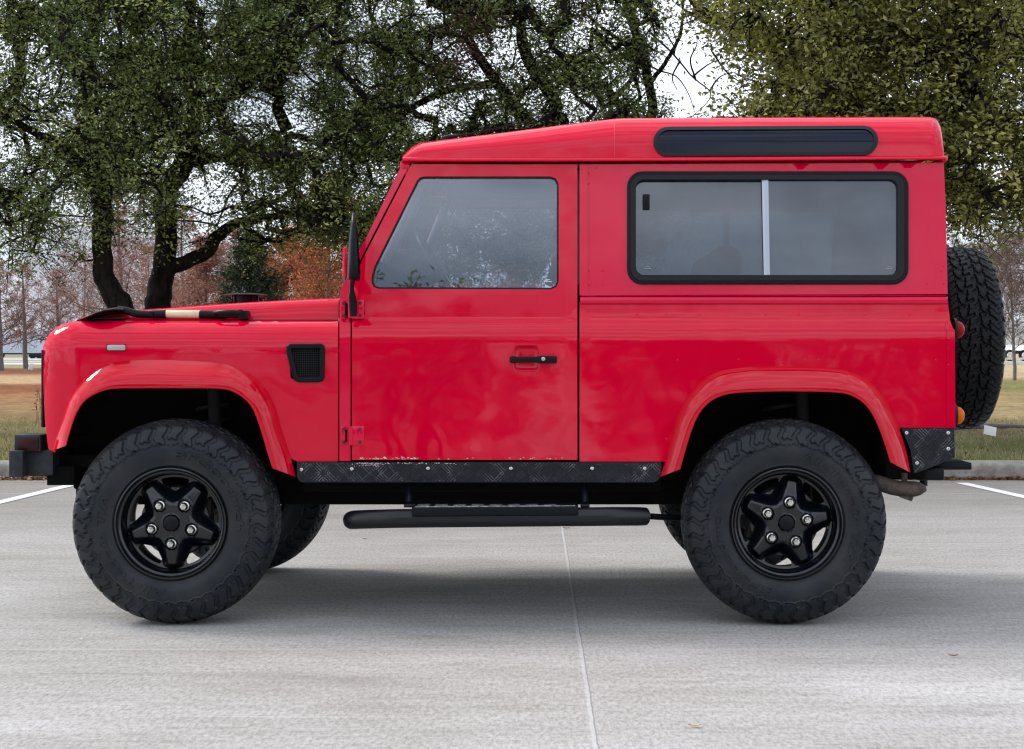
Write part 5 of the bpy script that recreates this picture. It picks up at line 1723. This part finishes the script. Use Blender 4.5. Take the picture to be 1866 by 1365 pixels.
# recursive bare tree
def bare_tree(name, base, height, spread, label, cat='tree', barkm=TWIG, levels=5, r0=0.10, seed=1, leafm=None, nleaf=0, lsize=0.12, laspect=0.5, conical=True, density=26, group=None):
    rng = np.random.default_rng(seed)
    tree = empty(name, loc=base)
    tag(tree, label, cat, group)
    A = []; B = []; ra = []; rb2 = []
    # leader
    tp = []
    lean = rng.normal(0, 0.03, 2)
    for k in range(11):
        z = height * k / 10
        tp.append((lean[0] * z + rng.normal(0, 0.02) * height * .1, lean[1] * z, z))
    tmb = MB().tube(tp, [max(0.008, r0 * (1 - k / 10.5) ** 0.8) for k in range(11)], 9)
    tr = tmb.build('trunk', barkm if barkm is not TWIG else BARK2, None, 80)
    tr.parent = tree
    tips = []
    def grow(p, d, ln_, r_, lv):
        q = p
        n = 3
        for i in range(n):
            d2 = d + rng.normal(size=3) * 0.16
            d2[2] += 0.05
            d2 /= np.linalg.norm(d2)
            e = q + d2 * ln_ / n
            A.append(q); B.append(e); ra.append(r_ * (1 - .2 * i)); rb2.append(r_ * (1 - .2 * (i + 1)))
            if lv > 0:
                for _ in range(2 if lv > 1 else 3):
                    s_ = d2 + rng.normal(size=3) * 0.65
                    s_[2] += 0.12
                    s_ /= np.linalg.norm(s_)
                    grow(q + (e - q) * rng.random(), s_, ln_ * rng.uniform(0.38, 0.58), r_ * 0.55, lv - 1)
            q = e; d = d2
        tips.append(q)
    for k in range(density):
        f_ = 0.22 + 0.78 * (k + rng.random()) / density
        i = min(9, int(f_ * 10))
        p = np.array(tp[i]) + (np.array(tp[i + 1]) - np.array(tp[i])) * (f_ * 10 - i) if i < 10 else np.array(tp[10])
        az = k * 2.4 + rng.normal(0, .3)
        wd = spread * ((1 - f_) ** 0.75 + 0.08 if conical else math.sin(PI * min(1, f_ * 0.9 + 0.05)) ** 0.6)
        d = np.array([math.cos(az), math.sin(az), 0.25 if conical else 0.75])
        d /= np.linalg.norm(d)
        grow(p, d, wd, r0 * 0.30 * (1.1 - f_), levels - 3)
    V, Fq = fibers_mesh('b', np.array(A), np.array(B), np.maximum(0.0045, np.array(ra)), np.maximum(0.0035, np.array(rb2)))
    link('branches', np_mesh('branches', V, Fq), barkm, tree)
    if nleaf:
        Bn = np.array(B)
        k = rng.integers(0, len(Bn), nleaf)
        c = Bn[k] + rng.normal(size=(nleaf, 3)) * lsize * 0.8
        link('crown', leaves_mesh('crown', c, lsize, laspect, 0.1, rng=rng), leafm, tree)
    return tree

# rust coloured cypresses beyond the lawn
for i, (px, Y, h_, sp_, lab) in enumerate(((600, 42, 4.6, 1.9, 'rust orange cypress showing just beside the windscreen pillar'),
                                          (520, 47, 4.2, 1.7, 'rust orange cypress standing right of the dark cedar above the bonnet'),
                                          (668, 46, 4.2, 1.8, 'rust orange cypress half hidden behind the windscreen'),
                                          (372, 50, 4.2, 1.7, 'faded brown cypress behind the thick oak limb'), (760, 52, 4.4, 2.2, 'rust orange cypress seen through the door window by the steering wheel'), (930, 55, 4.6, 2.4, 'rust orange cypress seen through the middle of the door window'))):
    b_ = Q(px, 0, Y)
    bare_tree('cypress_tree', (b_[0], Y, g0), h_ if i else 5.2, sp_, lab, r0=0.09, seed=20 + i, leafm=LEAF_PK if i == 3 else LEAF_RU, nleaf=15000, lsize=0.11, laspect=0.30, density=32, group='rusty cypresses beyond the lawn', levels=5)
for i, (px, Y, h_, sp_, lab) in enumerate(((228, 46, 6.0, 2.0, 'slender pinkish cypress between the two oak trunks'),
                                          (340, 55, 5.6, 2.2, 'pinkish thin-needled cypress right of the stout oak trunk'),
                                          (430, 60, 5.2, 2.2, 'faded cypress low behind the bonnet and cedar'),
                                          (268, 62, 4.8, 2.2, 'faded cypress just behind the stout oak trunk'),)):
    b_ = Q(px, 0, Y)
    bare_tree('cypress_tree', (b_[0], Y, g0), h_, sp_, lab, r0=0.09, seed=40 + i, leafm=LEAF_PK, nleaf=6500, lsize=0.09, laspect=0.3, density=30, group='pinkish cypresses beyond the lawn', levels=5)
for i, (px, Y, h_, sp_, lab) in enumerate(((47, 86, 5.4, 2.1, 'small pinkish cypress with a pale trunk left of the front wing'),
                                          (2, 78, 5.0, 1.9, 'small pinkish cypress cut by the left edge of the picture'),
                                          (110, 84, 5.0, 1.7, 'small pinkish cypress rising over the front corner of the bonnet'))):
    b_ = Q(px, 0, Y)
    bare_tree('cypress_tree', (b_[0], Y, g0), h_, sp_, lab, r0=0.14, seed=60 + i, leafm=LEAF_PK, nleaf=3000, lsize=0.11, laspect=0.35, density=30, group='small cypresses by the far road', levels=5)
for i, (px, Y, h_, sp_, lab) in enumerate(((150, 60, 5.2, 2.6, 'grey leafless tree behind the thin oak trunk'), (190, 75, 5.0, 2.8, 'grey leafless tree over the front of the bonnet'),
                                          (105, 105, 6.8, 3.2, 'grey leafless tree far behind the front wing'),
                                          (310, 80, 5.6, 2.8, 'grey leafless tree between oak trunk and thick limb'),
                                          (1850, 52, 4.2, 2.0, 'grey brown leafless tree right of the spare wheel'), (1905, 58, 5.0, 2.4, 'grey brown leafless tree beyond the right edge'), (1800, 70, 4.6, 2.2, 'grey brown leafless tree behind the spare wheel'))):
    b_ = Q(px, 0, Y)
    bare_tree('bare_tree', (b_[0], Y, g0), h_, sp_, lab, r0=0.06, seed=80 + i, conical=False, density=26, group='leafless trees in the distance', levels=5 if px < 1700 else 6)
# cedar
rg5 = np.random.default_rng(31)
for (px, Y, hh, ww, lab) in ((455, 38, 3.6, 1.15, 'dark green cedar under the thick oak limb'), (560, 52, 4.0, 1.4, 'dark green cedar behind the rust orange cypresses')):
    pts = []
    while len(pts) < 230:
        z = rg5.uniform(0.3, hh); r_ = ww * (1 - z / hh) ** 0.7 + 0.1
        a_ = rg5.uniform(0, 2 * PI); q = r_ * rg5.random() ** 0.5
        pts.append((Q(px, 0, Y)[0] + q * math.cos(a_), Y + q * math.sin(a_), g0 + z))
    b_ = (Q(px, 0, Y)[0], Y, g0)
    make_tree('cedar_tree', b_, [([(b_[0], Y, g0 - .05), (b_[0], Y, g0 + hh * .5), (b_[0], Y, g0 + hh)], [0.10, 0.06, 0.02])], np.array(pts), LEAF_CE, lab, 'tree', 0.10, 60, 0.22, rng=rg5, aspect=0.3)

# trees opposite, behind the photographer, mirrored in the paint and the glass
rg6 = np.random.default_rng(71)
for i, (x, y, hh, ww) in enumerate(((-8.6, -16, 6.0, 2.5), (-2.6, -17, 7.2, 3.1), (7.2, -17, 6.4, 3.3), (2.7, -20.5, 5.4, 2.3))):  # last oak added to darken reflections in the lower rear panels
    pts = []
    while len(pts) < 380:
        q = rg6.normal(size=3); q /= np.linalg.norm(q); q *= rg6.random() ** 0.4
        pts.append((x + q[0] * ww, y + q[1] * ww, 0.1 + hh * 0.5 + q[2] * hh * 0.5))
    make_tree('oak_tree', (x, y, 0.0), [([(x, y, -0.05), (x + .1, y, 1.0), (x, y, 2.0), (x, y, 3.4)], [0.25, 0.2, 0.16, 0.05])], np.array(pts), LEAF_A,
              ['oak behind the camera on the left', 'oak behind the camera in the middle', 'oak behind the camera on the right', 'unseen low oak added farthest behind the camera'][i], 'tree', 0.16, 60, 0.42, rng=rg6)

# ------------------------------------------------------------------ litter, grass, small things
rg7 = np.random.default_rng(99)
n = 5200
c = np.stack([rg7.uniform(-7, 7, n), 13.59 - np.abs(rg7.normal(0, 0.055, n)), rg7.uniform(0.004, 0.022, n)], 1)
c2 = np.stack([rg7.uniform(-7, 7, 500), rg7.uniform(13.85, 22, 500), np.full(500, 0.16)], 1)
o = link('fallen_leaves', leaves_mesh('fallen_leaves', np.concatenate([c, c2]), 0.038, 0.6, 2.0, rng=rg7), LEAF_BR)
tag(o, 'brown fallen leaves gathered along the foot of the kerb', 'leaves', kind='stuff')
n = 90000
gx_ = rg7.uniform(-7.5, 7.5, n); gy_ = 13.83 + (rg7.random(n) ** 1.4) * 9
hgt = rg7.uniform(0.018, 0.055, n)
az = rg7.uniform(0, PI, n); ww = 0.0035
base_ = np.stack([gx_, gy_, np.full(n, 0.134)], 1)
dv = np.stack([np.cos(az) * ww, np.sin(az) * ww, np.zeros(n)], 1)
tip = base_ + np.stack([rg7.normal(0, .018, n), rg7.normal(0, .018, n), hgt], 1)
V = np.stack([base_ - dv, base_ + dv, tip], 1).reshape(-1, 3)
Fq = (np.arange(n)[:, None] * 3 + np.array([[0, 1, 2]]))
pn = np.sin(gx_ * 2.1 + np.sin(gy_ * 1.7)) * 0.18
o = link('grass', np_mesh('grass', V, Fq, np.clip(rg7.normal(0.62, 0.28, n) + pn + (gy_ - 15.5) * 0.05, 0, 1)), GRASSM)
tag(o, 'short patchy green and straw coloured grass behind the kerb', 'grass', kind='stuff')

# dry weeds at the left
wd_ = MB()
for k in range(9):
    X, Yw = Q(62 + k * 2.0, 0, 21)[0] + rg7.normal(0, .03), 21 + rg7.normal(0, .2)
    hh = rg7.uniform(.25, .5)
    wd_.tube([(X, Yw, g0), (X + rg7.normal(0, .03), Yw, g0 + hh * .6), (X + rg7.normal(0, .05), Yw, g0 + hh)], [0.004, 0.003, 0.002], 4)
    for j in range(6):
        z = g0 + hh * rg7.uniform(.5, 1)
        wd_.ball((X + rg7.normal(0, .02), Yw, z), 0.008, 6, (1, 1, 1.6))
wo = wd_.build('dry_weeds', mat('dry_stalk', (0.33, 0.16, 0.08), 0.9), None)
tag(wo, 'thin dry brown weed stalks on the lawn left of the front wing', 'weeds')

# paper on the lawn at the right
pw = MB()
c = Q(1804, 785, 17.2)
pw.box((c[0], c[1], c[2] + 0.0), (0.13, 0.10, 0.004), 0.001, Matrix.Rotation(R(12), 3, 'Y') @ Matrix.Rotation(R(68), 3, 'X'))
po = pw.build('paper_sheet', WHITE, None)
po.data.transform(Matrix.Identity(4))
tag(po, 'small white sheet standing in the grass below the spare wheel', 'paper')
# broken branch/bare soil strip pieces
lgm = MB().tube([Q(1735, 779, 19.2), Q(1790, 776, 19.3), Q(1870, 777, 19.4)], [0.03, 0.035, 0.02], 8)
lgo = lgm.build('fallen_branch', BARK2, None)
tag(lgo, 'grey fallen branch lying in the lawn behind the spare wheel', 'branch')

# loose leaves lying on the slab
for i, (px, py, sz, lab) in enumerate(((1266, 1326, 0.018, 'pale curled leaf on the concrete near the bottom edge'), (1738, 1198, 0.015, 'small brown leaf on the concrete right of the rear wheel'),
                                       (1032, 964, 0.022, 'brown leaf beside the slab joint under the side step'), (665, 984, 0.013, 'tiny dark leaf on the concrete behind the front wheel'), (148, 1168, 0.009, 'small white flake on the concrete below the front wheel'))):
    Y = F * CH / (py - CY)
    X = (px - CX) * Y / F
    mb = MB()
    rows = []
    for a_ in np.linspace(-1, 1, 7):
        w_ = sz * 0.42 * (1 - a_ * a_) + 0.0008
        rows.append([(X + a_ * sz, Y + s_ * w_, 0.005 + abs(s_) * 0.003 + 0.003 * a_ * a_) for s_ in (-1, 0, 1)])
    mb.grid(rows)
    o = mb.build('leaf', mat('dry_leaf', ((0.5, 0.38, 0.2) if i == 0 else (0.8, 0.8, 0.78) if i == 4 else (0.2, 0.10, 0.05)), 0.8), None)
    tag(o, lab, 'leaf')

# ------------------------------------------------------------------ trailer, truck and road things far away
Yt = 205.0
tr = empty('lorry_trailer', loc=(Q(0, 0, Yt)[0], Yt, 0.15))
tag(tr, 'long white lorry trailer with ribbed side beyond the far left lawn', 'trailer')
def tpart(mb, name, m, root=None):
    root = root or tr
    o = mb.build(name, m, None, 30)
    o.parent = root
    o.matrix_parent_inverse = Matrix.Translation(root.location).inverted()
    return o
xa, xb = Q(-130, 0, Yt)[0], Q(118, 0, Yt)[0]
zt, zb = Q(0, 603, Yt)[2], Q(0, 643.5, Yt)[2] 
tb = MB().box(((xa + xb) / 2, Yt + 1.3, (zt + zb) / 2), (xb - xa, 2.6, zt - zb), 0.03)
k = xa + 0.6
while k < xb - 0.3:
    tb.box((k, Yt - 0.015, (zt + zb) / 2), (0.08, 0.05, zt - zb - 0.2))
    k += 0.9
tpart(tb, 'trailer_box', mat('trailer_white', (0.50, 0.55, 0.60), 0.5))
tpart(MB().box(((xa + xb) / 2, Yt + 0.4, zb - 0.08), (xb - xa, 0.3, 0.18)), 'trailer_rail', CHASSIS)
for (x, z) in ((Q(0, 0, Yt)[0], 0), (Q(70, 0, Yt)[0], 0), (Q(58, 0, Yt)[0], 0)):
    tpart(MB().lathe([(0.0005, 0.0), (0.25, 0.0), (0.45, 0.02), (0.48, 0.15), (0.48, 0.30)], (x, Yt + 0.1, 0.60), 20), 'wheel', SEAL)
vs, fs = text_mesh('Pre', 1.05, 0.02)
tx = MB().add([(v[0] + Q(73, 0, Yt)[0], Yt - 0.07, v[1] + Q(0, 620, Yt)[2] - 0.35) for v in vs], fs)
tpart(tx, 'lettering', mat('green_lettering', (0.02, 0.16, 0.12), 0.5))
# truck at the right
Yk = 152.0
tk = empty('lorry', loc=(Q(1850, 0, Yk)[0], Yk, 0.15))
tag(tk, 'white lorry with large wheels parked across the road at the right edge', 'lorry')
tpart(MB().box((Q(1880, 0, Yk)[0], Yk + 1.2, Q(0, 606, Yk)[2]), (5.5, 2.4, 2.2), 0.08), 'lorry_body', mat('lorry_white', (0.62, 0.64, 0.66), 0.5), tk)
tpart(MB().box((Q(1870, 0, Yk)[0], Yk + 1.2, 0.95), (6.5, 2.0, 0.3), 0.03), 'lorry_frame', CHASSIS, tk)
for px in (1841, 1868):
    wc = (Q(px, 0, Yk)[0], Yk, 0.66)
    tpart(MB().lathe([(0.30, 0.03), (0.48, 0.0), (0.52, 0.05), (0.52, 0.30)], wc, 24), 'wheel', SEAL, tk)
    tpart(MB().lathe([(0.0005, 0.10), (0.12, 0.08), (0.16, 0.02), (0.30, 0.03)], wc, 24), 'wheel_hub', CHROME, tk)
# guard rail and stone by the road
gr_ = empty('guard_rail', loc=(Q(1850, 0, 100)[0], 100, g0))
tag(gr_, 'low pale rail along the far road right of the spare wheel', 'rail')
gm_ = MB()
gm_.box((Q(1850, 0, 100)[0], 100, 0.60), (9, 0.06, 0.12)).box((Q(1850, 0, 100)[0], 100.0, 0.30), (9, 0.06, 0.12))
tpart(gm_, 'rail', mat('rail_white', (0.62, 0.62, 0.62), 0.6), gr_)
for k in range(5):
    tpart(MB().box((Q(1850, 0, 100)[0] - 4 + 2 * k, 100.05, 0.38), (0.1, 0.1, 0.5)), 'post', BARK2, gr_)
ps = MB().box(Q(57, 668, 80), (0.22, 0.2, 0.35), 0.05, Matrix.Rotation(R(15), 3, 'Y'))
po = ps.build('marker_stone', WHITE, None)
tag(po, 'small white marker at the foot of the pale-trunked cypress', 'marker')
